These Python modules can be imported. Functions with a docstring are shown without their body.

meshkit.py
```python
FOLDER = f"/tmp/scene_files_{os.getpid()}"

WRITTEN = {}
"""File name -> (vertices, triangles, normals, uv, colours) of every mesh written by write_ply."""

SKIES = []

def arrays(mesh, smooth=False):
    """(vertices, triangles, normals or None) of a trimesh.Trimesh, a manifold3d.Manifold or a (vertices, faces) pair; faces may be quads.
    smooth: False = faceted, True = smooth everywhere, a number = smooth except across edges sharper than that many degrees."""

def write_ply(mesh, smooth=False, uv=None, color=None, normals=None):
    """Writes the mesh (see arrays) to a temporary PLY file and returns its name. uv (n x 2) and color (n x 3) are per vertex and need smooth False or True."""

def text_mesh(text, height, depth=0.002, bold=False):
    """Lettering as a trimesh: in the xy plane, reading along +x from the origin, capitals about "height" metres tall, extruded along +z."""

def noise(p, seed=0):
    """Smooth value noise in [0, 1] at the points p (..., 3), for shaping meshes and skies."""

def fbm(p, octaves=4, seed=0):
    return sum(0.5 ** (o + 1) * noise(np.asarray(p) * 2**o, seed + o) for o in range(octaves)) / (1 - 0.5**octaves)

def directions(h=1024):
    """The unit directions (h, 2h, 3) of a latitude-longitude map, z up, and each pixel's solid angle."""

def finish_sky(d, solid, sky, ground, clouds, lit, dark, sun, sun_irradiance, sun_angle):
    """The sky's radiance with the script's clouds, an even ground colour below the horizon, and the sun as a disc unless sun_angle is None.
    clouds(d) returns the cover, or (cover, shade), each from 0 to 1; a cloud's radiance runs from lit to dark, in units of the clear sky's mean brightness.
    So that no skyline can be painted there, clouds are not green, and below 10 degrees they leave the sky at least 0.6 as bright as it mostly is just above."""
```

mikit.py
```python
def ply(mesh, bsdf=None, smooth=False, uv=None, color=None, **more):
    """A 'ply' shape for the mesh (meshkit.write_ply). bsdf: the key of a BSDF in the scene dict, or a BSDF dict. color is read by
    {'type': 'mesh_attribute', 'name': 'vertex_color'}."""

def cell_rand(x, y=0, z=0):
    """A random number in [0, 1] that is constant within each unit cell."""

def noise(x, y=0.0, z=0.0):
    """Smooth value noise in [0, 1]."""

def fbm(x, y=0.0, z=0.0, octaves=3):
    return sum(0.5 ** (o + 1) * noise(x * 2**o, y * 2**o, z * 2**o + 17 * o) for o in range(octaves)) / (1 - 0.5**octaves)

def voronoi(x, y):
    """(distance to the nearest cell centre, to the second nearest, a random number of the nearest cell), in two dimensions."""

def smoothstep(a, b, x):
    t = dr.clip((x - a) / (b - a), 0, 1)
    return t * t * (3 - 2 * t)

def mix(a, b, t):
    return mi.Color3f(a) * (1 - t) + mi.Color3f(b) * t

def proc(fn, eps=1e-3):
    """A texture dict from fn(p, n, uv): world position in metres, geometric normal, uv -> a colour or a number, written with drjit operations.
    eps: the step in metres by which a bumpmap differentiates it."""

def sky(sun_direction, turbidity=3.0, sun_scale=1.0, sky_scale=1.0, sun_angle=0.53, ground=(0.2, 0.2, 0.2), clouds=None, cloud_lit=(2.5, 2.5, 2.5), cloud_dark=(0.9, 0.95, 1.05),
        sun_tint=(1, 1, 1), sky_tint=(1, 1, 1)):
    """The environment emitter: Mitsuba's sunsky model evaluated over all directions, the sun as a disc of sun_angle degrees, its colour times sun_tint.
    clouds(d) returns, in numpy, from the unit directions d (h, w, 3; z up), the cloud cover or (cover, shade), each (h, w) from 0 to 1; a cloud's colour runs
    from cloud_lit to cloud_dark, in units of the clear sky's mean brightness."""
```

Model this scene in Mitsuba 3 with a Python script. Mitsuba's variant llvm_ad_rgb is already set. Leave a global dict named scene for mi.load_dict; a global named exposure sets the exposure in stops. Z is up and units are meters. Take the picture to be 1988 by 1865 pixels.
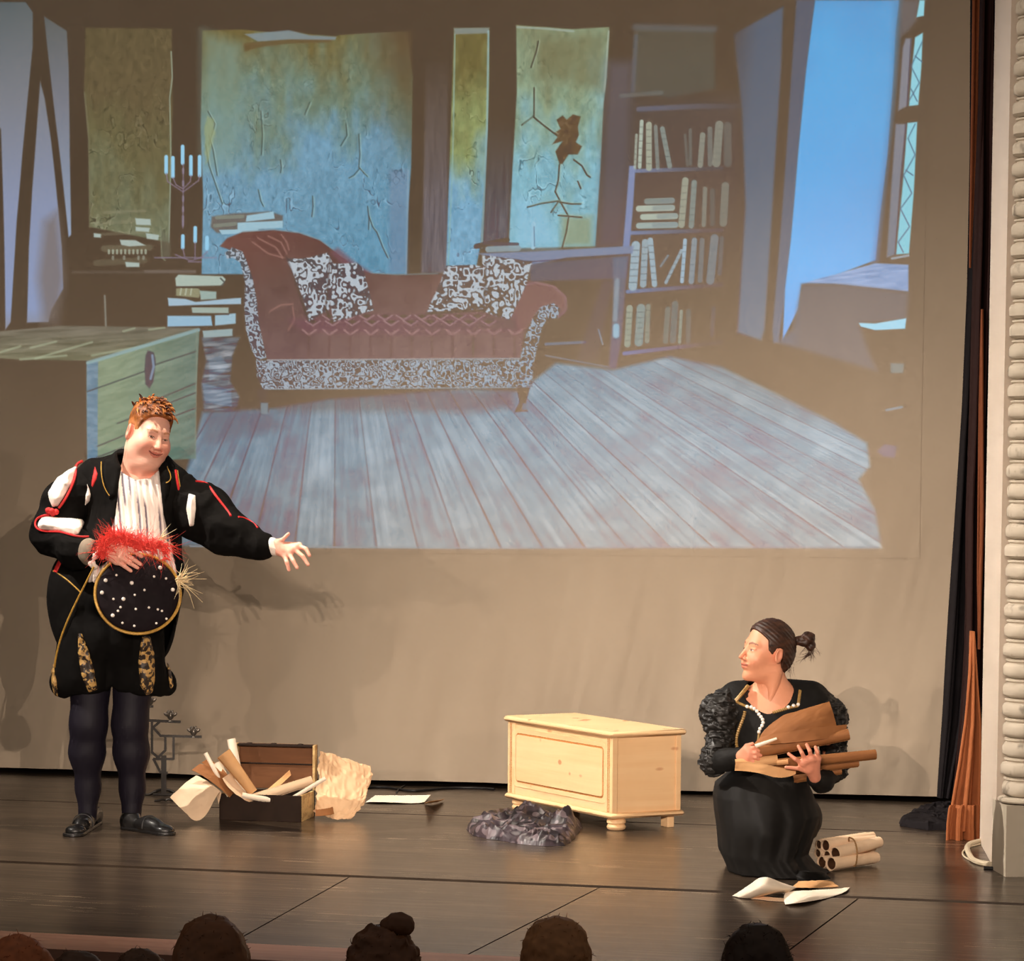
import math, random
import numpy as np, trimesh
import mitsuba as mi, mikit, meshkit
import drjit as dr
from shapely.geometry import Polygon, Point
from scipy.spatial import cKDTree

T = mi.ScalarTransform4f
scene, labels = {}, {}
rng = np.random.default_rng(7)
random.seed(7)

# ------------------------------------------------------------------ camera, lights, exposure
W_PX, H_PX, F_PX = 1988, 1865, 6200.0
PX, PY, HORIZON, EYE = 500.0, 1370.0, 870.0, 1.585
PITCH = math.atan((PY - HORIZON) / F_PX)
YAW = math.radians(17.4)
FWD = np.array([-math.sin(YAW), math.cos(YAW), 0.0])
RGT = np.array([math.cos(YAW), math.sin(YAW), 0.0])
UP = np.array([0, 0, 1.0])
# the backcloth hangs in the plane y = 0; its foot is seen at (0,1500)
_Z0 = F_PX * EYE / (1500 - HORIZON)
_X0 = (0 - PX) / F_PX * _Z0
CAM = -(FWD * _Z0 + RGT * _X0); CAM[0] = 0.0; CAM[2] = EYE
def C(X, Z, z):
    """A point given by its offset to the right of the camera, its distance and its height above the stage."""
    return np.array([CAM[0], CAM[1], 0]) + RGT * X + FWD * Z + UP * z
AXIS = FWD * math.cos(PITCH) - UP * math.sin(PITCH)
scene['camera'] = {'type': 'perspective', 'fov': 2 * math.degrees(math.atan(W_PX / 2 / F_PX)), 'fov_axis': 'x', 'near_clip': 0.5, 'far_clip': 200.0,
                   'principal_point_offset_x': (W_PX / 2 - PX) / W_PX * 1.0, 'principal_point_offset_y': (H_PX / 2 - PY) / H_PX * 1.0,
                   'to_world': T().look_at(origin=CAM.tolist(), target=(CAM + AXIS).tolist(), up=[0, 0, 1])}
exposure = 0.0

def spot(name, pos, target, power, colour, cutoff, beam):
    scene[name] = {'type': 'spot', 'to_world': T().look_at(origin=list(map(float, pos)), target=list(map(float, target)), up=[0, 0.01, 1]),
                   'intensity': {'type': 'rgb', 'value': [power * c for c in colour]}, 'cutoff_angle': cutoff, 'beam_width': beam}
WARM = (1.0, 0.82, 0.68)
scene['house_glow'] = {'type': 'constant', 'sampling_weight': 2.5, 'radiance': {'type': 'rgb', 'value': [0.120, 0.102, 0.086]}}
# front-of-house lamps behind an added light-cutting slab, two lamps in the left wing, two over the stage
for k, (dx, tx, tz, pw, cut) in enumerate(((-4.2, 3.8, 1.2, 130, 10.0), (-6.4, 0.1, .3, 95, 8.5), (-3.3, 0.0, .25, 45, 8.0), (-1.9, 2.1, .25, 215, 8.0), (-1.0, 0.9, .25, 130, 8.0), (0.2, 3.0, .3, 105, 8.5), (1.4, -0.8, .6, 140, 9.5), (4.2, -0.1, .25, 125, 8.0), (-0.8, 1.5, .4, 75, 20.0))):
    spot('balcony_lamp_%d' % (k + 1), C(dx, 0.0, 3.1), C(tx, 13.8, tz), pw, WARM, cut, 1.2)
spot('added_fill_lamp_1', C(-0.5, 0.0, 3.1), C(1.5, 13.8, 2.2), 60.0, WARM, 40.0, 24.0)  # added wide fill, lifts the tone of the whole cloth
spot('added_fill_lamp_2', C(-3.6, 0.0, 3.1), C(4.4, 13.6, 2.4), 110.0, WARM, 13.0, 2.0)  # added to brighten the upper right of the cloth
spot('wing_lamp_1', C(-6.0, 12.2, 7.6), C(1.6, 12.5, 0.4), 500.0, (1.0, 0.90, 0.80), 18.0, 8.0)
spot('wing_lamp_2', C(-6.0, 10.6, 4.2), C(2.9, 12.3, 2.2), 50.0, (1.0, 0.87, 0.76), 14.0, 8.0)
spot('bridge_lamp_1', C(3.3, 12.7, 5.0), C(1.7, 12.3, 0.0), 120.0, (1.0, 0.86, 0.68), 30.0, 10.0)
spot('bridge_lamp_2', C(-0.2, 12.6, 5.2), C(-0.2, 12.5, 0.0), 75.0, (1.0, 0.86, 0.68), 30.0, 10.0)
PICTURE_GAIN = 1.0
# ------------------------------------------------------------------ measuring helpers
def ray(px, py):
    u, v = (px - PX) / F_PX, (py - PY) / F_PX
    return RGT * u + FWD * (math.cos(PITCH) - v * math.sin(PITCH)) + UP * (-math.sin(PITCH) - v * math.cos(PITCH))
def at(px, py, Z):
    d = ray(px, py); return CAM + d * (Z / (d @ FWD))
def ground(px, py, z=0.0):
    d = ray(px, py); return CAM + d * ((z - EYE) / d[2])
def on_cloth(px, py, y=0.0):
    d = ray(px, py); return CAM + d * ((y - CAM[1]) / d[1])

class Frame:
    """A local frame: x to the right, y away, z up, standing on the stage at the foot point seen at (px, py)."""
    def __init__(self, px, py, z=0.0, Z=None):
        self.o = ground(px, py, z) if Z is None else C((px - PX) / F_PX * Z, Z, 0.0)
        self.o[2] = 0; self.Z = float((self.o - CAM) @ FWD)
        self.M = np.eye(4); self.M[:3, 0], self.M[:3, 1], self.M[:3, 2], self.M[:3, 3] = RGT, FWD, UP, self.o
        self.s = F_PX / self.Z
    def __call__(self, px, py, dy=0.0):
        p = at(px, py, self.Z + dy) - self.o
        return np.array([p @ RGT, p @ FWD, p[2]])
    def g(self, px, py, z=0.0):
        p = ground(px, py, z) - self.o
        return np.array([p @ RGT, p @ FWD, p[2]])
    def world(self, m):
        m = m.copy(); m.apply_transform(self.M); return m

# ------------------------------------------------------------------ scene entries
def key_for(k):
    if k not in scene and k not in labels: return k
    n = 1
    while f'{k}_{n:03d}' in scene or f'{k}_{n:03d}' in labels: n += 1
    return f'{k}_{n:03d}'
def thing(name, label, cat, group=None, kind=None):
    k = key_for(name); labels[k] = {'label': label, 'category': cat}
    if group: labels[k]['group'] = group
    if kind: labels[k]['kind'] = kind
    return k
def obj(name, mesh, mat, parent=None, smooth=40, label=None, color=None, kind=None, uv=None, **more):
    k = key_for(parent + '__' + name if parent else name)
    scene[k] = mikit.ply(mesh, mat, smooth=smooth, color=color, uv=uv, **more)
    if label or kind:
        d = labels.setdefault(k, {})
        if label: d['label'] = label
        if kind: d['kind'] = kind
    return k
def whole(name, mesh, mat, label, cat, group=None, kind=None, **kw):
    k = obj(name, mesh, mat, **kw); d = labels.setdefault(k, {}); d.update(label=label, category=cat)
    if group: d['group'] = group
    if kind: d['kind'] = kind
    return k
def struct(name, mesh, mat, parent=None, label=None, **kw):
    k = obj(name, mesh, mat, parent, label=label, **kw); labels.setdefault(k, {})['kind'] = 'structure'
    return k
cat_ = trimesh.util.concatenate

# ------------------------------------------------------------------ mesh builders
def box(lo, hi, M=None, bevel=0.0):
    lo, hi = np.array(lo, float), np.array(hi, float)
    b = min(bevel, (hi - lo).min() * 0.4)
    if b > 0:
        pts = []
        for s in np.ndindex(2, 2, 2):
            c = np.where(np.array(s), hi, lo); inw = np.where(np.array(s), -b, b)
            for a in range(3):
                q = c + inw; q[a] = c[a]; pts.append(q)
        m = trimesh.convex.convex_hull(np.array(pts))
    else:
        m = trimesh.creation.box(bounds=[lo, hi])
    if M is not None: m.apply_transform(M)
    return m
def frames_along(P):
    t = np.gradient(P, axis=0); t /= np.linalg.norm(t, axis=1, keepdims=True) + 1e-12
    n = np.cross(t[0], [0.31, 0.2, 0.93]); n /= np.linalg.norm(n); N = [n]
    for k in range(1, len(P)):
        n = N[-1] - t[k] * (N[-1] @ t[k]); n /= np.linalg.norm(n) + 1e-12; N.append(n)
    N = np.array(N); return t, N, np.cross(t, N)
def tube(P, r, n=8, closed=False):
    """A round tube along the points P; r a number or one per point."""
    P = np.asarray(P, float); r = np.broadcast_to(np.asarray(r, float), (len(P),))
    if closed: P = np.vstack([P, P[:1]]); r = np.append(r, r[0])
    t, N, B = frames_along(P)
    a = np.arange(n) / n * 2 * np.pi
    V = (P[:, None] + r[:, None, None] * (np.cos(a)[None, :, None] * N[:, None] + np.sin(a)[None, :, None] * B[:, None])).reshape(-1, 3)
    k = len(P); i, j = np.meshgrid(np.arange(k - 1), np.arange(n), indexing='ij')
    a0, a1 = i * n + j, i * n + (j + 1) % n
    F = [np.stack([a0, a1, a1 + n], -1).reshape(-1, 3), np.stack([a0, a1 + n, a0 + n], -1).reshape(-1, 3)]
    V = np.vstack([V, P[:1], P[-1:]]); c0, c1 = len(V) - 2, len(V) - 1
    j = np.arange(n)
    F += [np.stack([j * 0 + c0, (j + 1) % n, j], 1), np.stack([j * 0 + c1, (k - 1) * n + j, (k - 1) * n + (j + 1) % n], 1)]
    return trimesh.Trimesh(V, np.vstack(F), process=False)
def lathe(prof, n=24, M=None):
    prof = np.array(prof, float); a = np.arange(n) / n * 2 * np.pi
    V = np.stack([prof[:, None, 0] * np.cos(a), prof[:, None, 0] * np.sin(a), prof[:, None, 1] + 0 * a], -1).reshape(-1, 3)
    i, j = np.meshgrid(np.arange(len(prof) - 1), np.arange(n), indexing='ij')
    a0, a1 = i * n + j, i * n + (j + 1) % n
    m = trimesh.Trimesh(V, np.vstack([np.stack([a0, a1, a1 + n], -1).reshape(-1, 3), np.stack([a0, a1 + n, a0 + n], -1).reshape(-1, 3)]), process=False)
    if M is not None: m.apply_transform(M)
    return m
def grid_faces(nu, nv, wrap=False):
    i, j = np.meshgrid(np.arange(nu - 1), np.arange(nv if wrap else nv - 1), indexing='ij')
    a, b = i * nv + j, i * nv + (j + 1) % nv
    return np.vstack([np.stack([a, a + nv, b + nv], -1).reshape(-1, 3), np.stack([a, b + nv, b], -1).reshape(-1, 3)])
def slab(V, nu, nv, thick):
    """A sheet (grid of points nu x nv) given a thickness along its normals."""
    F = grid_faces(nu, nv); m = trimesh.Trimesh(V, F, process=False); N = np.array(meshkit.arrays((V, F), True)[2])
    i = np.arange(nu); j = np.arange(nv)
    ring = np.concatenate([j, i[1:] * nv + nv - 1, (nu - 1) * nv + j[::-1][1:], i[::-1][1:-1] * nv])
    k = len(V); r2 = np.roll(ring, -1)
    side = np.vstack([np.stack([ring, r2, r2 + k], 1), np.stack([ring, r2 + k, ring + k], 1)])
    return trimesh.Trimesh(np.vstack([V + N * thick / 2, V - N * thick / 2]), np.vstack([F, F[:, ::-1] + k, side]), process=False)
def rotm(a, b):
    """Rotation taking the direction a onto b (4x4)."""
    return trimesh.geometry.align_vectors(a, b)
def move(m, v):
    m = m.copy(); m.apply_translation(v); return m
def smooth_path(P, n=40):
    from scipy.interpolate import CubicSpline
    P = np.asarray(P, float); s = np.concatenate([[0], np.cumsum(np.linalg.norm(np.diff(P, axis=0), axis=1))])
    return CubicSpline(s, P)(np.linspace(0, s[-1], n))

# ------------------------------------------------------------------ signed distances and their mesher
def ln(v): return np.sqrt((v * v).sum(-1))
def cap(P, a, b, ra, rb=None):
    rb = ra if rb is None else rb
    a, b = np.asarray(a, float), np.asarray(b, float); ab = b - a
    t = np.clip(((P - a) @ ab) / (ab @ ab + 1e-12), 0, 1)
    return ln(P - a - t[:, None] * ab) - (ra + (rb - ra) * t)
def chain(P, pts, rs, k=0.02):
    d = None
    for i in range(len(pts) - 1):
        e = cap(P, pts[i], pts[i + 1], rs[i], rs[i + 1]); d = e if d is None else smin(d, e, k)
    return d
def ell(P, c, r, R=None):
    q = P - np.asarray(c, float)
    if R is not None: q = q @ np.asarray(R)
    r = np.asarray(r, float); k0 = ln(q / r); k1 = ln(q / (r * r))
    return k0 * (k0 - 1) / np.maximum(k1, 1e-9)
def sph(P, c, r): return ln(P - np.asarray(c, float)) - r
def smin(a, b, k):
    h = np.maximum(k - np.abs(a - b), 0) / k
    return np.minimum(a, b) - h * h * k * 0.25
def smax(a, b, k): return -smin(-a, -b, k)
def poly2(x, z, V):
    """Signed distance to a polygon in the plane."""
    V = np.asarray(V, float); d = np.full(x.shape, 1e9); inside = np.zeros(x.shape, bool)
    for i in range(len(V)):
        a, b = V[i], V[i - 1]; e = b - a
        wx, wz = x - a[0], z - a[1]
        t = np.clip((wx * e[0] + wz * e[1]) / (e @ e + 1e-12), 0, 1)
        d = np.minimum(d, (wx - e[0] * t) ** 2 + (wz - e[1] * t) ** 2)
        c = (a[1] > z) != (b[1] > z)
        inside ^= c & (x < e[0] * (z - a[1]) / (e[1] if abs(e[1]) > 1e-12 else 1e-12) + a[0])
    d = np.sqrt(d); return np.where(inside, -d, d)
def nets(f, lo, hi, h, block=4, slack=1.5):
    """Surface nets of f = 0 on a grid of spacing h, sampled only near the surface."""
    lo, hi = np.array(lo, float), np.array(hi, float)
    nb = np.ceil((hi - lo) / (h * block)).astype(int) + 1; n = nb * block
    ax = [lo[k] + (np.arange(nb[k]) * block + (block - 1) / 2) * h for k in range(3)]
    cc = np.stack(np.meshgrid(*ax, indexing='ij'), -1).reshape(-1, 3)
    dc = f(cc).reshape(nb)
    act = np.abs(dc) < (block * h * 0.87 * slack + 2 * h)
    D = np.repeat(np.repeat(np.repeat(dc, block, 0), block, 1), block, 2)
    A = np.repeat(np.repeat(np.repeat(act, block, 0), block, 1), block, 2)
    idx = np.argwhere(A)
    D[A] = f(lo + idx * h)
    s = D < 0
    n0, n1, n2 = n
    cell = np.zeros((n0 - 1, n1 - 1, n2 - 1), np.int8)
    for a, b, c in np.ndindex(2, 2, 2): cell += s[a:n0 - 1 + a, b:n1 - 1 + b, c:n2 - 1 + c]
    m = (cell > 0) & (cell < 8); ids = -np.ones(m.shape, int); ci = np.argwhere(m); ids[m] = np.arange(len(ci))
    acc, cnt = np.zeros((len(ci), 3)), np.zeros(len(ci))
    corners = list(np.ndindex(2, 2, 2))
    for p in corners:
        for k in range(3):
            if p[k]: continue
            q = list(p); q[k] = 1
            dp = D[tuple((ci + p).T)]; dq = D[tuple((ci + q).T)]
            x = (dp < 0) != (dq < 0); t = np.where(x, dp / np.where(x, dp - dq, 1), 0)
            pos = np.array(p) + np.zeros((len(ci), 3)); pos[:, k] += t
            acc += np.where(x[:, None], pos, 0); cnt += x
    V = lo + (ci + acc / cnt[:, None]) * h
    F = []
    for k in range(3):
        u, v = (k + 1) % 3, (k + 2) % 3
        sl = [slice(1, -1)] * 3; sl[k] = slice(0, -1); s2 = list(sl); s2[k] = slice(1, None)
        a, b = s[tuple(sl)], s[tuple(s2)]
        e = np.argwhere(a != b); inside = a[tuple(e.T)]
        off = np.ones(3, int); off[k] = 0; e = e + off
        du, dv = np.zeros(3, int), np.zeros(3, int); du[u] = 1; dv[v] = 1
        q = np.stack([ids[tuple((e - du - dv).T)], ids[tuple((e - dv).T)], ids[tuple(e.T)], ids[tuple((e - du).T)]], 1)
        q = q[(q >= 0).all(1)] if (q < 0).any() else q
        ins = inside if len(inside) == len(q) else np.ones(len(q), bool)
        q = np.where(ins[:, None], q, q[:, ::-1]); F.append(q)
    Q = np.vstack(F)
    return trimesh.Trimesh(V, np.vstack([Q[:, [0, 1, 2]], Q[:, [0, 2, 3]]]), process=False)
def euler(yaw=0, pitch=0, roll=0):
    """Rotation matrix, degrees: yaw about z, pitch about x, roll about y (in that order from the outside)."""
    a, b, c = np.radians([yaw, pitch, roll])
    Rz = np.array([[np.cos(a), -np.sin(a), 0], [np.sin(a), np.cos(a), 0], [0, 0, 1]])
    Rx = np.array([[1, 0, 0], [0, np.cos(b), -np.sin(b)], [0, np.sin(b), np.cos(b)]])
    Ry = np.array([[np.cos(c), 0, np.sin(c)], [0, 1, 0], [-np.sin(c), 0, np.cos(c)]])
    return Ry @ Rz @ Rx
def m4(R, t=(0, 0, 0)):
    M = np.eye(4); M[:3, :3] = R; M[:3, 3] = t; return M
def surface_hit(f, fr, px, py, y0=-0.6, y1=0.5, n=90):
    """First point of f < 0 along the line of sight through a pixel, in the frame fr."""
    a, b = fr(px, py, y0), fr(px, py, y1); t = np.linspace(0, 1, n)
    P = a + (b - a) * t[:, None]; d = f(P); k = np.argmax(d < 0)
    if d[k] >= 0: return P[np.argmin(d)]
    if k == 0: return P[0]
    w = d[k - 1] / (d[k - 1] - d[k]); return P[k - 1] + (P[k] - P[k - 1]) * w
lin = lambda c: np.where(np.asarray(c, float) / 255 < 0.04045, np.asarray(c, float) / 255 / 12.92, ((np.asarray(c, float) / 255 + 0.055) / 1.055) ** 2.4)
def rgb(r, g, b): return {'type': 'rgb', 'value': [float(x) for x in lin((r, g, b))]}
# ------------------------------------------------------------------ materials
def mat(name, **d): scene[name] = d; return name
def prin(name, c, rough=0.6, spec=0.4, **k):
    base = rgb(*c) if isinstance(c, tuple) else c
    return mat(name, type='twosided', bsdf={'type': 'principled', 'base_color': base, 'roughness': rough, 'specular': spec, **k})
def tint(a, b, fn):
    a, b = lin(a).tolist(), lin(b).tolist()
    return mikit.proc(lambda p, n, uv: mikit.mix(a, b, fn(p)))
N = mikit.noise; FB = mikit.fbm; SS = mikit.smoothstep
VC = {'type': 'mesh_attribute', 'name': 'vertex_color'}

CLOTH_ALB = (176, 160, 140)
mat('cloth', type='twosided', bsdf={'type': 'diffuse', 'reflectance': tint((170, 154, 134), (181, 166, 146), lambda p: FB(p.x * 2.2, p.z * 1.1 + 5, p.y, 3))})
prin('matte_black', (14, 13, 13), 0.8, 0.2)
def floor_col(p, n=None, uv=None):
    a = FB(p.x * 1.4, p.y * 9.0, 3.0, 4); b = FB(p.x * 5.0, p.y * 60.0, 9.0, 3)
    worn = SS(0.55, 0.8, FB(p.x * 0.7 + 9, p.y * 2.5, 1.0, 3))
    c = mikit.mix(lin((84, 70, 58)).tolist(), lin((112, 95, 79)).tolist(), a)
    c = mikit.mix(c, lin((136, 116, 97)).tolist(), SS(0.5, 0.75, b) * 0.35 + worn * 0.2)
    s = SS(0.80, 0.83, N(p.x * 6.0, p.y * 90.0, 4.0)) * SS(0.62, 0.72, N(p.x * 1.7, p.y * 4.0, 8.0))
    return mikit.mix(c, lin((190, 168, 144)).tolist(), s * 0.55)
FLOOR_TEX = mikit.proc(floor_col)
FLOOR_RGH = mikit.proc(lambda p, n, uv: 0.16 + 0.10 * FB(p.x * 1.5, p.y * 14.0, 2.0, 3))
mat('stage_boards', type='roughplastic', diffuse_reflectance=FLOOR_TEX, alpha=0.06, int_ior=1.7, nonlinear=True, distribution='ggx')
prin('nosing_wood', tint((140, 98, 80), (168, 122, 102), lambda p: FB(p.x * 3, p.y * 30, 0, 3)), 0.4, 0.5)
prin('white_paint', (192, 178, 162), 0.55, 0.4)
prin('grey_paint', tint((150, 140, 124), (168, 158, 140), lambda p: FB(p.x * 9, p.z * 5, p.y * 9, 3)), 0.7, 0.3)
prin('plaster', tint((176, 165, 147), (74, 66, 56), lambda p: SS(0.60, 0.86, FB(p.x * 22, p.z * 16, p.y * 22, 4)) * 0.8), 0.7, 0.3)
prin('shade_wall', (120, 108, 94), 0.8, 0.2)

# ------------------------------------------------------------------ the stage floor and its seams
def seam_line(a, b):
    p, q = ground(*a)[:2], ground(*b)[:2]; return p, q
def floor_piece(pts, z=0.0, th=0.05):
    pg = Polygon(pts); m = trimesh.creation.extrude_polygon(pg, th, engine='earcut'); m.apply_translation([0, 0, z - th]); return m
p0, q0 = seam_line((0, 1672), (1988, 1755)); d0 = (q0 - p0) / np.linalg.norm(q0 - p0)
r0, s0 = seam_line((45, 1811), (483, 1833)); d1 = (s0 - r0) / np.linalg.norm(s0 - r0)
t0, u0 = seam_line((196, 1849), (471, 1861)); d2 = d1
nrm = lambda d: np.array([-d[1], d[0]])
A, B = -5.5, 8.0
g = 0.006
struct('floor', box((-12, -30, -2.2), (12, 6, -2.0)), 'matte_black')
struct('floor_stage', floor_piece([p0 + d0 * A + [0, .0], p0 + d0 * B, [9, 3.5], [-8, 3.5]], -0.03, 0.2), 'matte_black')
# boards behind the main seam: two rows of panels, split by the faint seam far back
edge = lambda o, d, t: o + d * t
b0, b1 = seam_line((0, 1552), (140, 1553.5)); db = d0
back = [edge(b0, db, A), edge(b0, db, B)]
def quad(a, b, c, d, bsdf='stage_boards', name='panel', parent='floor_stage', z=0.0, th=0.03):
    return obj(name, floor_piece([a, b, c, d], z, th), bsdf, parent, smooth=False)
def row(o1, dd1, o2, dd2, cuts1, cuts2, w1=0.010, w2=0.010):
    """Panels between two seams, cut across at the given distances along each."""
    for k in range(len(cuts1) - 1):
        e1, e2 = dd1 * g / 2, dd2 * g / 2
        n1, n2 = nrm(dd1) * w1, nrm(dd2) * w2
        quad(o1 + dd1 * cuts1[k] + e1 + n1, o1 + dd1 * cuts1[k + 1] - e1 + n1, o2 + dd2 * cuts2[k + 1] - e2 - n2, o2 + dd2 * cuts2[k] + e2 - n2)
along = lambda o, d, px, py: float((ground(px, py)[:2] - o) @ d)
# front row, between the nosing and the main seam, with its slanting joints
fc1 = [A] + [along(r0, d1, *c) for c in ((450, 1830), (905, 1854), (1480, 1883))] + [B]
fc2 = [A] + [along(p0, d0, *c) for c in ((683, 1700), (1166, 1721), (1668, 1742))] + [B]
row(r0, d1, p0, d0, fc1, fc2, 0.004, 0.03)
row(p0, d0, b0, db, [A, B], [A, B], 0.03, 0.012)
row(b0, db, np.array([0, 3.4]), np.array([1.0, 0]), [A, B], [A, B])
struct('trim_1', floor_piece([t0 + d1 * A, t0 + d1 * B, r0 + d1 * B, r0 + d1 * A], 0.004, 0.06), 'nosing_wood', label='reddish brown board along the front edge of the stage')
struct('wall_front', floor_piece([t0 + d1 * A + nrm(d1) * 0.06, t0 + d1 * B + nrm(d1) * 0.06, t0 + d1 * B + nrm(d1) * 0.16, t0 + d1 * A + nrm(d1) * 0.16], -0.06, 1.94), 'matte_black')
struct('wall_back', box((-14, 3.2, -0.2), (12, 3.3, 9)), 'matte_black')
struct('wall_left', box((-12.1, -4.5, -0.2), (-12.0, 3.2, 9)), 'matte_black')

_q = [C(-9, 0.40, 0), C(9, 0.40, 0), C(9, 0.46, 0), C(-9, 0.46, 0)]
_m = floor_piece([p[:2] for p in _q], 2.967, 0.75); struct('wall_light_block', _m, 'matte_black', label='added unseen slab that keeps lamp light off the audience')  # unseen slab, put in to stop the front lamps lighting the audience

# ------------------------------------------------------------------ the backcloth
_sx = [on_cloth(635, 1400)[0], on_cloth(1345, 1300)[0]]
def fold(x, z):
    """How far the hanging cloth stands off its plane."""
    low = np.clip((1.75 - z) / 1.5, 0, 1)
    q = np.stack([x * 2.3 + 0.55 * z, z * 0.35, 0 * x], -1)
    d = 0.030 * (meshkit.fbm(q, 3, 3) - 0.5) * (0.45 + 1.2 * low)
    q = np.stack([x * 7.0 - 1.6 * z, z * 0.5 + 3, 0 * x + 2], -1)
    d = d + 0.020 * (meshkit.fbm(q, 3, 5) - 0.5) * (0.12 + low)
    q = np.stack([x * 1.1 - 1.0 * z, z * 0.7 + 9, 0 * x + 5], -1)
    d = d + 0.05 * (meshkit.noise(q, 8) - 0.5) * np.clip((1.2 - x) / 1.5, 0.25, 1)
    for s in _sx: d = d - (0.0022 * np.clip(1 - np.abs(x - s) / 0.012, 0, 1) + 0.008 * np.exp(-np.abs(x - s - 0.03) / 0.06)) * low
    q = np.stack([x * 4.2, z * 0.25 + 7, 0 * x + 8], -1)   # looser hanging folds towards the right edge
    d = d + 0.035 * (meshkit.noise(q, 12) - 0.5) * np.clip((x - 3.5) / 1.0, 0, 1)
    return d
_xl, _xr = on_cloth(-250, 1300)[0], on_cloth(1897, 1300)[0]
xs, zs = np.linspace(_xl, _xr, 460), np.linspace(0.022, 4.7, 240)
Xc, Zc = np.meshgrid(xs, zs, indexing='ij')
hem = 0.006 * np.sin(Xc * 3.1) * np.exp(-Zc * 12)
Vc = np.stack([Xc, fold(Xc, Zc), Zc + hem], -1).reshape(-1, 3)
backdrop = thing('backdrop', 'large beige cloth backdrop hanging across the back of the stage, with a room projected on it', 'backdrop')
Fc = grid_faces(460, 240); _px = Vc[Fc].mean(1)
_h0, _h1 = on_cloth(-70, 500)[0] + .03, on_cloth(1800, 300)[0] - .03; _k0, _k1 = on_cloth(900, 1075)[2] + .03, 3.95 - .03
Fc = Fc[~((_px[:, 0] > _h0) & (_px[:, 0] < _h1) & (_px[:, 2] > _k0) & (_px[:, 2] < _k1))]
obj('fabric', trimesh.Trimesh(Vc, Fc, process=False), 'cloth', backdrop, smooth=True)
obj('hem_pipe', tube([[_xl, 0.05, 0.05], [_xr, 0.05, 0.05]], 0.02), 'matte_black', backdrop)
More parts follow.
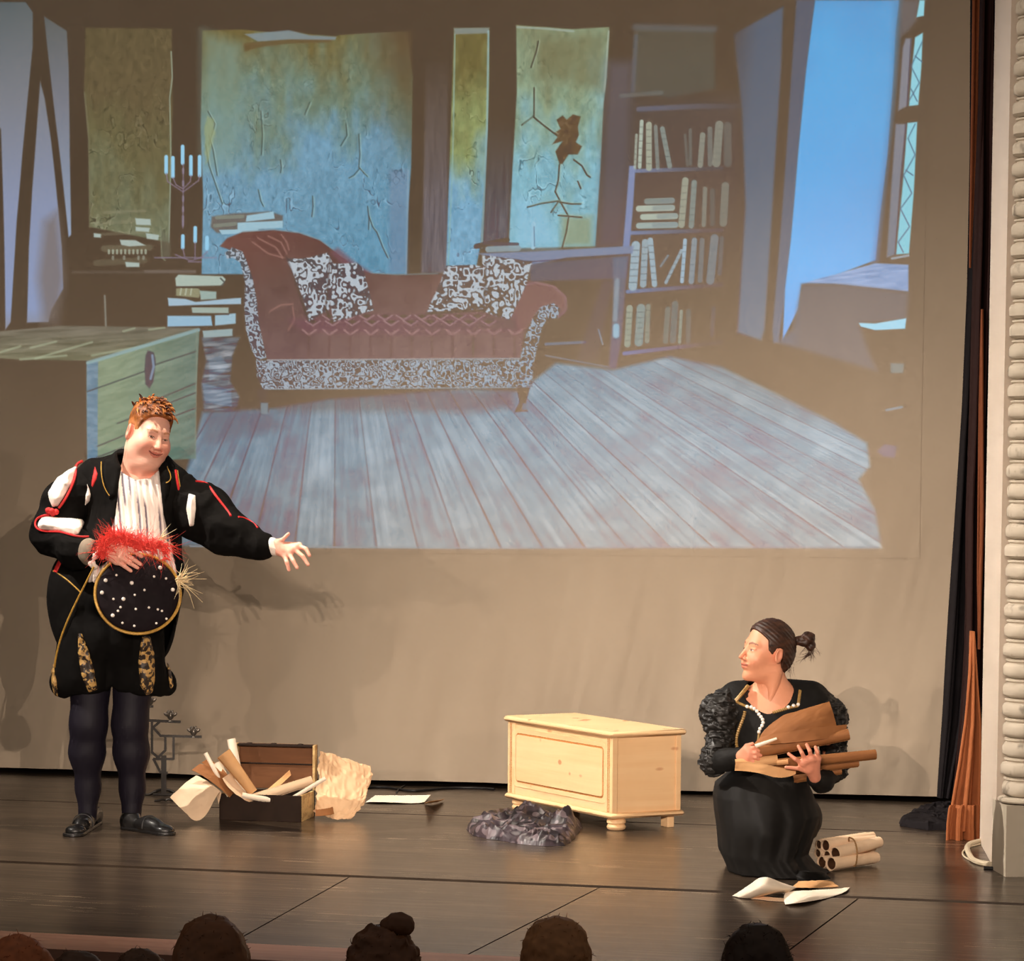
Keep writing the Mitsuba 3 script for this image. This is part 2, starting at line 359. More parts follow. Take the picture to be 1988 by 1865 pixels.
# ------------------------------------------------------------------ the picture that a projector throws on the cloth
RES = 0.0036
px0, px1 = on_cloth(-70, 500)[0], on_cloth(1800, 300)[0]
pz0, pz1 = on_cloth(900, 1075)[2], 3.95
CU, CV = np.arange(px0, px1, RES), np.arange(pz1, pz0, -RES)
CX, CZ = np.meshgrid(CU, CV)                                    # metres on the cloth
_a, _b, _c = on_cloth(0, 0), on_cloth(1760, 0), on_cloth(0, 1060)
_d = on_cloth(1760, 1060)
PU = 1760 * (CX - _a[0]) / (_b[0] - _a[0])                      # the picture's own units, across and down
PV = 1060 * (_a[2] - CZ) / (_a[2] - 0.5 * (_c[2] + _d[2]))
BASE_FIT = np.array( [[111.37, 91.82, 72.39], [99.64, 88.11, 74.22], [61.54, 52.89, 43.08], [-84.83, -78.26, -66.72], [39.47, 34.85, 29.25], [34.34, 31.26, 26.99], [-22.74, -20.6, -17.67], [-5.3, -4.64, -3.89], [-40.77, -36.87, -31.53], [-18.5, -16.9, -14.15]] )
def base_tone(u, v):
    """The tone (sRGB) that the stage lamps alone give the cloth here; the projector adds its light to it."""
    x, y = u / 1000 - .9, v / 1000 - .5
    return sum((x ** i * y ** j)[..., None] * c for (i, j), c in zip([(i, j) for i in range(4) for j in range(4 - i)], BASE_FIT))
BASE = base_tone(PU, PV); PIC = BASE.copy()
PXM = 0.00245
def pen(P): return np.array([on_cloth(a, b)[[0, 2]] for a, b in P])
def region(Q, pad):
    lo, hi = Q.min(0) - pad, Q.max(0) + pad
    i0, i1 = np.searchsorted(CU, lo[0]), np.searchsorted(CU, hi[0]); j0, j1 = np.searchsorted(-CV, -hi[1]), np.searchsorted(-CV, -lo[1])
    return slice(max(j0, 0), max(j1, 0)), slice(max(i0, 0), max(i1, 0))
def lay(sl, a, colour):
    if callable(colour): colour = colour(PU[sl], PV[sl])
    PIC[sl] += (np.asarray(colour, float) - PIC[sl]) * np.clip(a, 0, 1)[..., None]
def fill(P, colour, soft=2.0, alpha=1.0, wob=0.0):
    Q = pen(P); s = soft * PXM; sl = region(Q, s + 0.02)
    if CX[sl].size == 0: return
    x, z = CX[sl], CZ[sl]
    if wob: 
        w = fnz(x / 0.05, z / 0.05, 3) - 0.5; w2 = fnz(x / 0.05, z / 0.05, 4) - 0.5
        x, z = x + wob * PXM * w * 2, z + wob * PXM * w2 * 2
    a = np.clip(0.5 - poly2(x, z, Q) / s, 0, 1)
    if callable(alpha): alpha = alpha(PU[sl], PV[sl])
    lay(sl, a * alpha, colour)
def line(P, w, colour, alpha=1.0, soft=1.5):
    Q = pen(P); s = soft * PXM; sl = region(Q, (w + soft) * PXM)
    x, z = CX[sl], CZ[sl]
    if x.size == 0: return
    d = np.full(x.shape, 1e9)
    for a, b in zip(Q[:-1], Q[1:]):
        e = b - a; t = np.clip(((x - a[0]) * e[0] + (z - a[1]) * e[1]) / (e @ e + 1e-12), 0, 1)
        d = np.minimum(d, np.hypot(x - a[0] - t * e[0], z - a[1] - t * e[1]))
    if callable(alpha): alpha = alpha(PU[sl], PV[sl])
    lay(sl, np.clip(0.5 - (d - w * PXM / 2) / s, 0, 1) * alpha, colour)
def fnz(x, y, seed, octaves=3): return meshkit.fbm(np.stack([x, y, 0 * x + seed * 3.7], -1), octaves, seed)
def vgrad(*stops):
    """A colour function that runs down the picture through (v, colour) stops."""
    vs = [s[0] for s in stops]; cs = np.array([s[1] for s in stops], float)
    return lambda u, v: np.stack([np.interp(v, vs, cs[:, k]) for k in range(3)], -1)
def ugrad(*stops):
    vs = [s[0] for s in stops]; cs = np.array([s[1] for s in stops], float)
    return lambda u, v: np.stack([np.interp(u, vs, cs[:, k]) for k in range(3)], -1)
def plaster_tone(v0, v1, ochre, green, blue, seed, shift=0.0):
    """Old plaster: ochre above, green in the middle, blue below, in ragged patches with cracks."""
    def fn(u, v):
        t = (v - v0) / (v1 - v0) + 0.75 * (fnz(u / 110, v / 150, seed, 4) - 0.5) + 0.35 * (fnz(u / 22, v / 60, seed + 1, 3) - 0.5) + shift
        a = np.clip((t - 0.12) / 0.30, 0, 1)[..., None]; b = np.clip((t - 0.42) / 0.28, 0, 1)[..., None]
        c = (np.array(ochre) * (1 - a) + np.array(green) * a) * (1 - b) + np.array(blue) * b
        n = fnz(u / 7, v / 11, seed + 2, 4); g = fnz(u / 3, v / 3, seed + 5, 2)
        c = c * (0.84 + 0.24 * n + 0.10 * g)[..., None]
        k = fnz(u / 26, v / 40, seed + 3, 3)
        thr = np.clip((v - v0) / (v1 - v0) * 1.6 - 0.1, 0.1, 1)
        gate = np.clip((fnz(u / 60, v / 70, seed + 4, 2) - 0.42) * 6, 0, 1) * thr
        cr = np.clip(1 - np.abs(k - 0.5) / 0.012, 0, 1) * gate
        li = np.clip(1 - np.abs(k - 0.525) / 0.015, 0, 1) * gate
        return c * (1 - 0.45 * cr)[..., None] + 26 * li[..., None]
    return fn
R2 = np.random.default_rng(11)

# left wall strips between leaning beams
wl = vgrad((0, (108, 108, 104)), (200, (128, 128, 134)), (400, (138, 146, 172)), (600, (140, 152, 186)), (640, (140, 140, 150)))
fill([(-80, 4), (50, 4), (64, 24), (64, 90), (56, 170), (42, 300), (30, 430), (24, 540), (20, 625), (10, 640), (5, 420), (2, 250), (-80, 200)], wl, 3)
fill([(78, 158), (86, 190), (97, 270), (106, 360), (118, 480), (122, 560), (100, 600), (94, 625), (52, 626), (54, 480), (60, 370), (70, 250)], wl, 3)
fill([(84, 430), (110, 410), (124, 540), (112, 628), (84, 628), (72, 540)], (122, 108, 100), 26, 0.75)
fill([(86, 32), (130, 60), (133, 130), (133, 300), (136, 455), (131, 460), (118, 340), (106, 230), (96, 130)], vgrad((30, (104, 102, 96)), (200, (122, 122, 130)), (460, (146, 160, 184))), 3)
# plaster panels
fill([(166, 54), (332, 55), (334, 200), (330, 330), (326, 470), (172, 440), (170, 270), (162, 180)], plaster_tone(55, 560, (100, 86, 60), (104, 96, 66), (116, 118, 92), 21, -0.1), 4)
line([(331, 100), (333, 150), (328, 190), (330, 300), (327, 470)], 3, (150, 160, 140), 0.75)
line([(163, 180), (170, 270), (172, 440)], 3, (128, 124, 96), 0.6, 3)
main = [(392, 59), (470, 57), (530, 63), (560, 60), (600, 66), (652, 70), (655, 68), (720, 64), (790, 62), (800, 150), (797, 320), (790, 420), (788, 532), (391, 532), (393, 380), (388, 250)]
fill(main, plaster_tone(40, 470, (112, 98, 58), (110, 126, 108), (113, 150, 172), 31, 0.04), 3)
def right_shade(u, v): return np.clip((u - 690 - 0.12 * v - 40 * fnz(u / 40, v / 40, 2)) / 90, 0, 1) * np.clip(1.15 - v / 330, 0, 1)
fill([(640, 66), (800, 60), (800, 400), (640, 400)], (98, 78, 56), 8, right_shade)
fill([(392, 60), (470, 84), (465, 120), (470, 250), (450, 330), (392, 330)], (126, 150, 138), 30, 0.55)
fill([(755, 330), (790, 330), (790, 530), (755, 530)], (124, 138, 160), 10, 0.6)
fill([(472, 84), (520, 78), (600, 72), (650, 70), (640, 82), (560, 84), (500, 92), (474, 100)], (104, 82, 52), 4, 0.8)
fill([(474, 66), (560, 58), (600, 68), (652, 71), (650, 77), (560, 76), (500, 80)], (128, 140, 146), 3, 0.85)
for a, b, c in (((402, 215), (416, 240), (404, 280)), ((404, 262), (412, 290), (420, 340)), ((398, 280), (404, 320), (430, 395)), ((670, 240), (672, 262), (660, 282)), ((505, 215), (508, 260), (506, 300)), ((695, 260), (697, 300), (695, 325)), ((697, 326), (685, 340), (676, 345)), ((697, 326), (705, 335), (712, 342)), ((600, 198), (594, 212), (590, 222)), ((543, 310), (545, 325), (543, 335)), ((712, 400), (715, 425), (714, 445)), ((715, 420), (722, 440), (730, 450)), ((730, 450), (742, 480), (752, 500)), ((605, 380), (606, 400), (604, 420)), ((500, 368), (505, 390), (510, 400))):
    line([a, b, c], 2.2, (74, 82, 74), 0.8)
    line([(p[0] + 3, p[1] + 1) for p in (a, b, c)], 2, (160, 190, 180), 0.5)
fill([(398, 225), (412, 232), (414, 260), (405, 300), (398, 320), (396, 260)], (150, 160, 116), 5, 0.7, 6)
# post right of the main panel, with bluish grain lower down
fill([(826, 120), (868, 120), (868, 530), (818, 530)], lambda u, v: np.array([116, 104, 104.]) + (fnz(u / 3.0, v / 60, 8) * 60 - 26)[..., None] * np.array([1, 1, 1.1]), 6, lambda u, v: np.clip((v - 130) / 330, 0, 0.9))
line([(791, 330), (788, 532)], 4, (140, 160, 176), 0.7)
# narrow panel and the panel with the hole
fill([(880, 54), (949, 53), (949, 130), (945, 250), (939, 360), (934, 470), (925, 520), (866, 530), (869, 400), (874, 250)], plaster_tone(70, 480, (112, 100, 60), (140, 148, 98), (128, 166, 190), 41, -0.02), 3)
fill([(880, 54), (949, 53), (947, 64), (881, 66)], (136, 144, 142), 3, 0.8)
line([(882, 66), (878, 300), (870, 528)], 3, (150, 180, 170), 0.6); line([(947, 60), (944, 250), (936, 480)], 4, (150, 182, 188), 0.7)
fill([(1001, 48), (1060, 52), (1110, 56), (1182, 52), (1178, 150), (1172, 200), (1166, 330), (1156, 478), (988, 482), (994, 330), (1002, 180)], plaster_tone(-60, 640, (120, 112, 78), (140, 156, 128), (138, 180, 192), 51, 0.06), 3)
fill([(1040, 75), (1120, 68), (1178, 60), (1172, 180), (1100, 160), (1044, 150)], (118, 108, 74), 26, 0.55)
fill([(1000, 380), (1060, 400), (1080, 480), (1000, 480)], (150, 194, 216), 26, 0.75)
fill([(1090, 420), (1150, 420), (1150, 478), (1090, 478)], (152, 152, 112), 16, 0.7)
line([(1003, 52), (1060, 55), (1112, 60)], 4, (160, 172, 160), 0.7); line([(1181, 60), (1173, 178)], 3, (168, 178, 160), 0.8)
hole = [(1080, 232), (1092, 224), (1100, 232), (1112, 222), (1127, 226), (1122, 246), (1124, 262), (1118, 276), (1130, 284), (1122, 300), (1104, 300), (1092, 318), (1087, 320), (1078, 294), (1092, 274), (1072, 280), (1082, 266), (1076, 258), (1088, 250)]
fill(hole, lambda u, v: np.array([106, 80, 54.]) + (fnz(u / 8, v / 8, 3) * 44 - 18)[..., None], 2.5, 0.95)
for L in ([(1034, 226), (1056, 244), (1080, 262)], [(1034, 226), (1012, 242)], [(1036, 170), (1036, 226)], [(1114, 310), (1130, 322), (1140, 340), (1146, 344)], [(1078, 372), (1090, 395), (1104, 420)], [(1024, 402), (1050, 395), (1084, 390)], [(1104, 424), (1100, 450), (1092, 480)], [(1086, 320), (1084, 350), (1078, 372)], [(1122, 352), (1128, 366)], [(1070, 412), (1084, 392), (1110, 396), (1128, 396)], [(1084, 418), (1130, 422)], [(1030, 130), (1040, 100), (1044, 80)]):
    line(L, 3.0, (72, 66, 52), 0.85); line([(a + 3, b - 2) for a, b in L], 2, (176, 190, 166), 0.45)
fill([(950, 200), (996, 200), (985, 480), (938, 480)], lambda u, v: np.array([108, 100, 104.]) + (fnz(u / 3, v / 50, 18) * 60 - 28)[..., None], 6, lambda u, v: np.clip((v - 260) / 240, 0, 0.8))
fill([(1232, 50), (1386, 54), (1388, 172), (1300, 190), (1228, 178)], vgrad((50, (104, 98, 94)), (90, (100, 90, 74)), (180, (104, 96, 82))), 8, 0.8)
line([(1233, 52), (1386, 56)], 12, (112, 110, 112), 0.5, 8); line([(1234, 70), (1228, 176)], 8, (110, 112, 120), 0.5, 5)
fill([(1180, 120), (1228, 120), (1222, 320), (1208, 480), (1160, 480)], (112, 102, 108), 24, 0.6)
# bookcase
fill([(1228, 190), (1440, 190), (1450, 700), (1200, 700)], (104, 92, 92), 40, 0.35)
line([(1206, 186), (1284, 180)], 8, (120, 118, 112), 0.6, 4)
fill([(1222, 322), (1234, 322), (1229, 400), (1222, 478), (1209, 480), (1216, 400)], (142, 150, 186), 3, 0.9)
line([(1240, 212), (1360, 206), (1460, 206)], 9, (116, 114, 130), lambda u, v: np.clip((1480 - u) / 240, 0, .7), 4)
for k, (va, vb) in enumerate(((332, 326), (452, 446), (566, 552), (686, 664))):
    line([(1230 - 6 * k, va), (1400, vb)], 7, (136, 144, 176), lambda u, v: np.clip((1420 - u) / 190, 0.12, .9), 2)
def book(u0, v0, u1, v1, w, c, al=0.9, bands=True):
    line([(u0, v0), (u1, v1)], w, c, al, 1.6)
    if bands:
        for t in np.linspace(0.12, 0.9, 6):
            x, y = u0 + (u1 - u0) * t, v0 + (v1 - v0) * t
            line([(x - w / 2, y), (x + w / 2, y)], 1.6, (96, 84, 78), 0.5 * al, 1.2)
pale = [(184, 194, 178), (168, 182, 176), (150, 158, 150), (176, 180, 160)]
for u, v0, v1, w, du, al in ((1236, 262, 326, 5, -3, .7), (1246, 236, 324, 7, -4, .9), (1260, 242, 326, 11, 0, .85), (1273, 246, 326, 7, 4, .5), (1286, 250, 322, 9, 14, .8), (1340, 252, 318, 6, 0, .35), (1330, 262, 320, 5, 4, .3), (1364, 262, 320, 10, -5, .5), (1378, 250, 318, 9, 0, .35), (1396, 242, 316, 15, -6, .45), (1412, 244, 316, 14, 0, .2)):
    book(u, v0, u + du, v1, w, pale[int(R2.integers(4))], al)
for y, a, b, al in ((390, 1256, 1304, .8), (404, 1240, 1304, .9), (420, 1248, 1310, .9), (437, 1240, 1310, .9)):
    line([(a, y + 1), (b, y - 1)], 11, pale[y % 4], al); line([(a + 30, y), (b, y - 2)], 9, (136, 140, 140), .5)
for u, v0, v1, w, du, al in ((1330, 350, 436, 12, -8, .75), (1347, 354, 438, 10, -6, .8), (1368, 366, 436, 8, -3, .4), (1382, 370, 434, 9, 0, .22), (1407, 360, 432, 14, -4, .35)):
    book(u, v0, u + du, v1, w, pale[int(R2.integers(4))], al)
for u, v0, v1, w, du, al in ((1234, 476, 556, 16, -6, .95), (1252, 470, 552, 12, -4, .85), (1262, 466, 552, 10, 8, .95), (1296, 496, 516, 4, -14, .6), (1322, 486, 548, 6, -30, .85), (1329, 466, 546, 7, -6, .8), (1347, 466, 546, 10, -6, .5), (1362, 466, 544, 9, -4, .35), (1386, 462, 544, 15, -8, .35), (1400, 462, 530, 8, -4, .2)):
    book(u, v0, u + du, v1, w, [(178, 204, 222), (166, 182, 190)][int(R2.integers(2))], al)
for u, v0, v1, w, du, al in ((1222, 598, 668, 12, -4, .8), (1244, 598, 664, 16, -4, .7), (1258, 594, 662, 9, -2, .6), (1296, 600, 662, 10, -4, .35), (1310, 590, 660, 12, -4, .35), (1322, 604, 664, 6, -3, .75), (1336, 604, 662, 9, 0, .25), (1385, 598, 650, 7, -3, .3)):
    book(u, v0, u + du, v1, w, pale[int(R2.integers(4))], al)
# the side wall and the window niche
fill([(1424, 66), (1520, 13), (1516, 130), (1502, 330), (1484, 640), (1478, 660), (1432, 645), (1446, 400), (1440, 210)], lambda u, v: base_tone(u, v) + np.array([-4, 6, 18.]) + np.clip((u - 1440 + 0.09 * (v - 60)) / 60, 0, 1)[..., None] * np.array([2, 16, 34.]), 6, lambda u, v: np.clip(0.35 + (v - 40) / 200 + (u - 1450) / 120, 0.2, 0.95))
fill([(1546, 0), (1582, 0), (1564, 140), (1548, 300), (1534, 470), (1526, 560), (1512, 664), (1502, 666), (1500, 640), (1512, 480), (1528, 260)], lambda u, v: base_tone(u, v) + np.array([0, 18, 48.]), 4, 0.9)
sky_wall = lambda u, v: np.array([96, 160, 212.]) + np.clip((v - 60) / 500, 0, 1)[..., None] * np.array([22, 24, 26.]) - np.clip((90 - v) / 90, 0, 1)[..., None] * np.array([-10, 22, 36.]) - np.clip((u - 1640 - (v < 400) * 30) / 120, 0, 1)[..., None] * np.array([-8, 6, 10.]) + (fnz(u / 60, v / 90, 6) * 14 - 7)[..., None]
fill([(1582, 0), (1745, 0), (1738, 60), (1734, 140), (1722, 300), (1708, 420), (1700, 505), (1620, 535), (1556, 552), (1550, 600), (1530, 640), (1520, 660), (1524, 560), (1534, 470), (1548, 300), (1564, 140)], sky_wall, 3)
fill([(1734, 0), (1750, 0), (1738, 160), (1712, 420), (1704, 505), (1694, 510), (1716, 300), (1730, 140)], (104, 140, 176), 12, 0.7)
fill([(1750, 0), (1784, 0), (1778, 40), (1762, 60), (1748, 70)], (124, 116, 118), 8, 0.6)
for P in ([(1785, 0), (1795, 0), (1793, 30), (1779, 33)], [(1776, 72), (1791, 63), (1788, 130), (1782, 203), (1764, 205), (1770, 130)], [(1761, 238), (1780, 236), (1774, 370), (1765, 492), (1740, 494), (1752, 360)]):
    fill(P, (150, 206, 218), 2.5)
for P in ([(1752, 92), (1758, 74), (1769, 74), (1760, 205), (1743, 214), (1750, 120)], [(1738, 240), (1758, 240), (1748, 340), (1738, 494), (1722, 500), (1730, 360)]):
    fill(P, (142, 140, 148), 4, 0.9)
line([(1768, 74), (1760, 206)], 2, (88, 84, 92), .9); line([(1758, 240), (1738, 494)], 2.5, (88, 84, 92), .8)
for L in ([(1790, 80), (1768, 128), (1784, 160), (1764, 195)], [(1790, 120), (1776, 108)], [(1768, 172), (1780, 196)], [(1776, 240), (1762, 268), (1776, 300), (1754, 340), (1770, 375), (1748, 405), (1766, 440), (1744, 470), (1754, 490)], [(1772, 340), (1758, 330)]):
    line(L, 2.2, (84, 110, 128), .8)
line([(1732, 502), (1764, 496)], 4, (170, 178, 186), .8)
fill([(1556, 550), (1700, 511), (1764, 514), (1764, 566), (1620, 551)], lambda u, v: np.array([152, 168, 202.]) + (fnz(u / 30 + v / 12, v / 5, 9) * 60 - 28)[..., None], 3)
fill([(1556, 552), (1640, 553), (1764, 568), (1760, 622), (1668, 628), (1690, 690), (1704, 720), (1600, 690), (1512, 664), (1540, 640)], lambda u, v: base_tone(u, v) + np.array([2, 10, 26.]) + np.clip((1580 - u) / 60, 0, 1)[..., None] * np.array([-6, 8, 28.]), 10, 0.9)
fill([(1668, 627), (1700, 628), (1760, 618), (1758, 638), (1700, 641), (1672, 634)], (178, 220, 238), 2)
fill([(1730, 705), (1756, 706), (1754, 724), (1730, 724)], (160, 158, 150), 3, .8); line([(1722, 796), (1752, 790)], 4, (166, 170, 176), .8)
fill([(1704, 876), (1718, 862), (1742, 866), (1738, 888), (1716, 886)], (160, 146, 150), 4, .8)
# the floor of the room
fl = [(385, 842), (395, 800), (520, 795), (640, 775), (900, 756), (1010, 760), (1080, 705), (1190, 718), (1300, 692), (1400, 712), (1520, 770), (1620, 820), (1684, 860), (1690, 905), (1668, 930), (1700, 990), (1712, 1063), (1300, 1062), (900, 1064), (500, 1060), (355, 1058), (360, 930)]
def plank(u, v):
    s = (u - 690) / np.maximum(v - 406, 60)
    k = np.floor(s * 8.0); rk = np.modf(np.abs(np.sin(k * 12.9898) * 43758.5453))[0]
    n = fnz(s * 90, v / 70 + rk * 9, 14, 4); m = fnz(u / 60, v / 40, 15, 3)
    c = base_tone(u, v) + np.array([3, 37, 70.]) * (1 - 0.25 * np.clip((v - 880) / 180, 0, 1))[..., None] + np.clip((120 - base_tone(u, v)[..., :1]) * .5, 0, 30)
    c = c + (14 * (rk - 0.5) + 46 * (n - 0.5) + 50 * (m - 0.5))[..., None]
    edge = np.clip(1 - np.abs(s * 8.0 - np.round(s * 8.0)) / 0.05, 0, 1) * np.where(rk > 0.25, 1, 0.45)
    return c - edge[..., None] * np.array([42, 44, 50.])
fill(fl, plank, 8, lambda u, v: np.clip(1.05 - np.clip((u - 1250) / 420, 0, 1) * np.clip((860 - v) / 200, 0, 1) * 0.9, 0.1, 1))
fill([(400, 795), (520, 795), (560, 830), (400, 860)], (112, 106, 110), 20, 0.5)
line([(372, 1060), (900, 1063), (1300, 1061), (1706, 1062)], 3, (170, 172, 178), 0.6)
# table behind the couch, books, candles
fill([(925, 492), (1040, 488), (1230, 477), (1228, 492), (1100, 500), (1030, 515)], (140, 146, 170), 3, 0.9)
line([(1030, 508), (1220, 494)], 2, (86, 82, 92), .8)
fill([(1030, 512), (1222, 496), (1216, 540), (1030, 546)], (118, 112, 120), 4, 0.7)
fill([(1190, 500), (1218, 498), (1206, 660), (1196, 715), (1182, 715), (1190, 600)], (130, 128, 140), 5, 0.7); line([(1198, 545), (1194, 620)], 9, (170, 186, 196), .5, 4); line([(1196, 634), (1196, 650)], 12, (172, 204, 222), .8, 4); line([(1060, 668), (1136, 664)], 5, (140, 144, 160), .7)
fill([(1170, 545), (1190, 545), (1160, 700), (1120, 700)], (118, 106, 108), 8, .5)
line([(1060, 690), (1180, 712)], 3, (150, 150, 160), .6); line([(1162, 640), (1170, 668)], 3, (160, 166, 176), .7)
line([(1036, 434), (1035, 480)], 8, (160, 196, 214), 0.9, 2); line([(1037, 440), (1038, 478)], 2, (90, 100, 120), 0.6)
for L, w, c in (([(925, 478), (985, 466)], 10, (98, 80, 70)), ([(940, 472), (1005, 474)], 6, (104, 92, 90)), ([(948, 484), (1006, 482)], 11, (150, 162, 166))): line(L, w, c, .9)
# the small bottle, shelf, book heaps on the left
for L, w, al in (([(200, 412), (280, 409)], 5, .5), ([(182, 434), (262, 428)], 7, .35), ([(186, 455), (280, 450)], 6, .35), ([(200, 482), (290, 480)], 12, .4), ([(185, 510), (280, 505)], 12, .3)):
    line(L, w, (140, 134, 108), al, 3)
for P in ([(261, 423), (291, 425), (292, 437), (263, 436)], [(262, 440), (290, 442), (288, 450), (262, 448)], [(282, 452), (308, 456), (306, 466), (284, 463)], [(231, 465), (262, 466), (282, 476), (250, 478), (234, 475)], [(242, 508), (270, 510), (270, 518), (244, 518)], [(180, 452), (194, 454), (194, 461), (180, 460)]):
    fill(P, (172, 186, 178), 2.5, .95)
for u in range(210, 288, 8): line([(u, 486), (u, 491)], 5, (172, 180, 160), .75, 2)
for u in (268, 278, 218, 240): line([(u, 498), (u, 502)], 5, (160, 164, 150), .6, 2)
line([(310, 440), (314, 500), (320, 505)], 3, (140, 146, 120), .6); fill([(312, 444), (330, 470), (330, 500), (314, 500)], (110, 106, 88), 6, .6)
line([(300, 500), (420, 500)], 3, (140, 128, 150), .6)
line([(282, 527), (378, 527)], 6, (128, 114, 104), .7, 4); line([(140, 528), (280, 528)], 5, (112, 98, 86), .5, 4)
for u, v0, v1 in ((321, 304, 334), (334, 306, 342), (353, 284, 316), (369, 304, 338), (386, 304, 340), (354, 458, 480), (378, 442, 468), (401, 461, 482)):
    line([(u, v0), (u, v1)], 7.5, (150, 202, 230), 1.0, 2)
for L in ([(321, 336), (324, 352), (354, 372), (384, 350), (386, 340)], [(334, 344), (340, 358), (354, 366), (368, 352), (369, 340)], [(354, 318), (354, 442)], [(340, 494), (354, 500), (370, 506), (390, 500), (402, 488)], [(354, 482), (358, 498)], [(378, 470), (378, 502)], [(365, 508), (390, 508)]):
    line(L, 2.5, (138, 120, 140), 0.75, 2)
for v in (328, 352, 382, 402, 420, 430): line([(354, v), (354, v + 7)], 5, (150, 138, 160), .6, 2)
line([(203, 574), (206, 632)], 4, (142, 138, 126), .8, 2)
fill([(410, 420), (450, 414), (496, 412), (520, 410), (548, 418), (548, 440), (480, 446), (420, 452), (408, 440)], (112, 96, 84), 4, .85)
for P in ([(478, 418), (530, 410), (532, 424), (476, 430)], [(460, 432), (548, 428), (548, 442), (460, 446)], [(424, 446), (500, 444), (500, 450), (430, 455)]): fill(P, (160, 194, 208), 2, .95)
for L in ([(420, 422), (470, 420)], [(416, 438), (456, 434)]): line(L, 7, (140, 148, 132), .6)
# scrolls and papers stacked beside the couch
fill([(400, 640), (460, 636), (452, 690), (446, 730), (470, 800), (400, 800), (395, 700)], (104, 88, 78), 8, .3)
for P, c in (([(340, 540), (346, 533), (432, 536), (438, 542), (432, 554), (342, 556)], (176, 190, 178)), ([(342, 560), (384, 558), (390, 566), (386, 578), (342, 574)], (150, 146, 116)), ([(388, 564), (420, 566), (420, 580), (390, 582)], (160, 178, 170)), ([(326, 578), (360, 580), (380, 586), (440, 580), (468, 578), (468, 590), (380, 592), (328, 594)], (168, 192, 208)), ([(372, 596), (444, 597), (444, 608), (374, 608)], (166, 178, 166)), ([(326, 613), (410, 613), (413, 632), (326, 634)], (156, 190, 212)), ([(418, 612), (458, 608), (458, 628), (418, 632)], (164, 192, 206)), ([(394, 642), (452, 638), (452, 652), (396, 656)], (160, 176, 176)), ([(406, 696), (430, 690), (446, 712), (430, 726), (408, 740)], (146, 156, 164)), ([(395, 744), (450, 756), (452, 790), (400, 782)], (146, 164, 188))):
    fill(P, c, 2.5, .95)
fill([(392, 655), (466, 655), (452, 690), (448, 740), (466, 770), (460, 800), (398, 796), (392, 745), (402, 700)], lambda u, v: np.array([120, 124, 132.]) + (fnz(u / 30 + v / 9, v / 5, 77) * 180 - 90)[..., None], 5, .75)
line([(428, 540), (436, 548), (430, 554)], 3, (90, 84, 78), .8)
for u in (352, 362, 372): line([(u, 560), (u - 2, 572)], 3, (184, 188, 166), .8)
for L in ([(342, 557), (420, 559)], [(330, 596), (440, 594)], [(330, 636), (450, 634)], [(372, 609), (444, 610)]): line(L, 3, (82, 70, 62), .8)
# the carved couch
maroon = lambda u, v: np.maximum(np.array([116, 80, 68.]), base_tone(u, v) + np.array([12, 3, 10.])) + np.clip((v - 540) / 150, 0, 1)[..., None] * np.array([1, 3, 8.]) + (fnz(u / 30, v / 30, 61) * 22 - 11)[..., None]
fill([(426, 478), (440, 462), (470, 450), (530, 446), (580, 452), (620, 466), (660, 496), (690, 518), (720, 530), (770, 534), (850, 532), (1000, 540), (1045, 548), (1080, 556), (1100, 580), (1098, 610), (1070, 618), (1080, 600), (1040, 610), (1020, 640), (1010, 696), (520, 700), (500, 620), (490, 560), (470, 500), (450, 486)], maroon, 3)
line([(470, 449), (530, 445), (580, 451), (620, 465), (660, 495), (690, 517), (720, 529), (770, 533), (850, 531)], 2.5, (140, 150, 150), .5)
for L in ([(490, 470), (520, 492), (548, 500)], [(500, 462), (535, 480), (548, 500)], [(520, 458), (545, 470), (556, 492)], [(545, 455), (556, 470), (560, 485)], [(524, 604), (545, 592), (568, 590)], [(560, 640), (572, 620), (568, 596)]): line(L, 3, (164, 122, 110), .7, 2.5)
fill([(1010, 560), (1040, 548), (1075, 556), (1098, 575), (1096, 600), (1078, 600), (1040, 606), (1022, 640), (1004, 648), (1000, 600)], lambda u, v: base_tone(u, v) + np.array([18, 6, 16.]), 8, .9)
line([(1012, 556), (1040, 548), (1075, 556), (1098, 576), (1100, 600), (1084, 616)], 4, (164, 128, 128), .6, 3)
fill([(655, 480), (690, 510), (720, 528), (700, 530), (660, 510), (640, 490)], (134, 96, 100), 8, .7)
fill([(560, 620), (700, 612), (1000, 610), (1010, 640), (800, 650), (590, 645)], (132, 92, 96), 14, .5)
for k in range(11):
    u = 588 + k * 40
    line([(u, 640), (u + 12, 650), (u + 26, 640)], 3.5, (172, 136, 130), .8, 2.5); line([(u + 12, 650), (u + 12, 690)], 3, (108, 74, 64), .35, 5)
for r, (v, n, u0, st) in enumerate(((628, 10, 608, 38), (617, 9, 640, 36))):
    for k in range(n):
        u = u0 + k * st; line([(u - 14, v - 5), (u, v + 4), (u + 14, v - 5)], 2.8, (170, 138, 136), .75, 2); fill([(u - 9, v - 4), (u, v - 7), (u + 9, v - 4), (u, v)], (98, 66, 62), 3, .5)
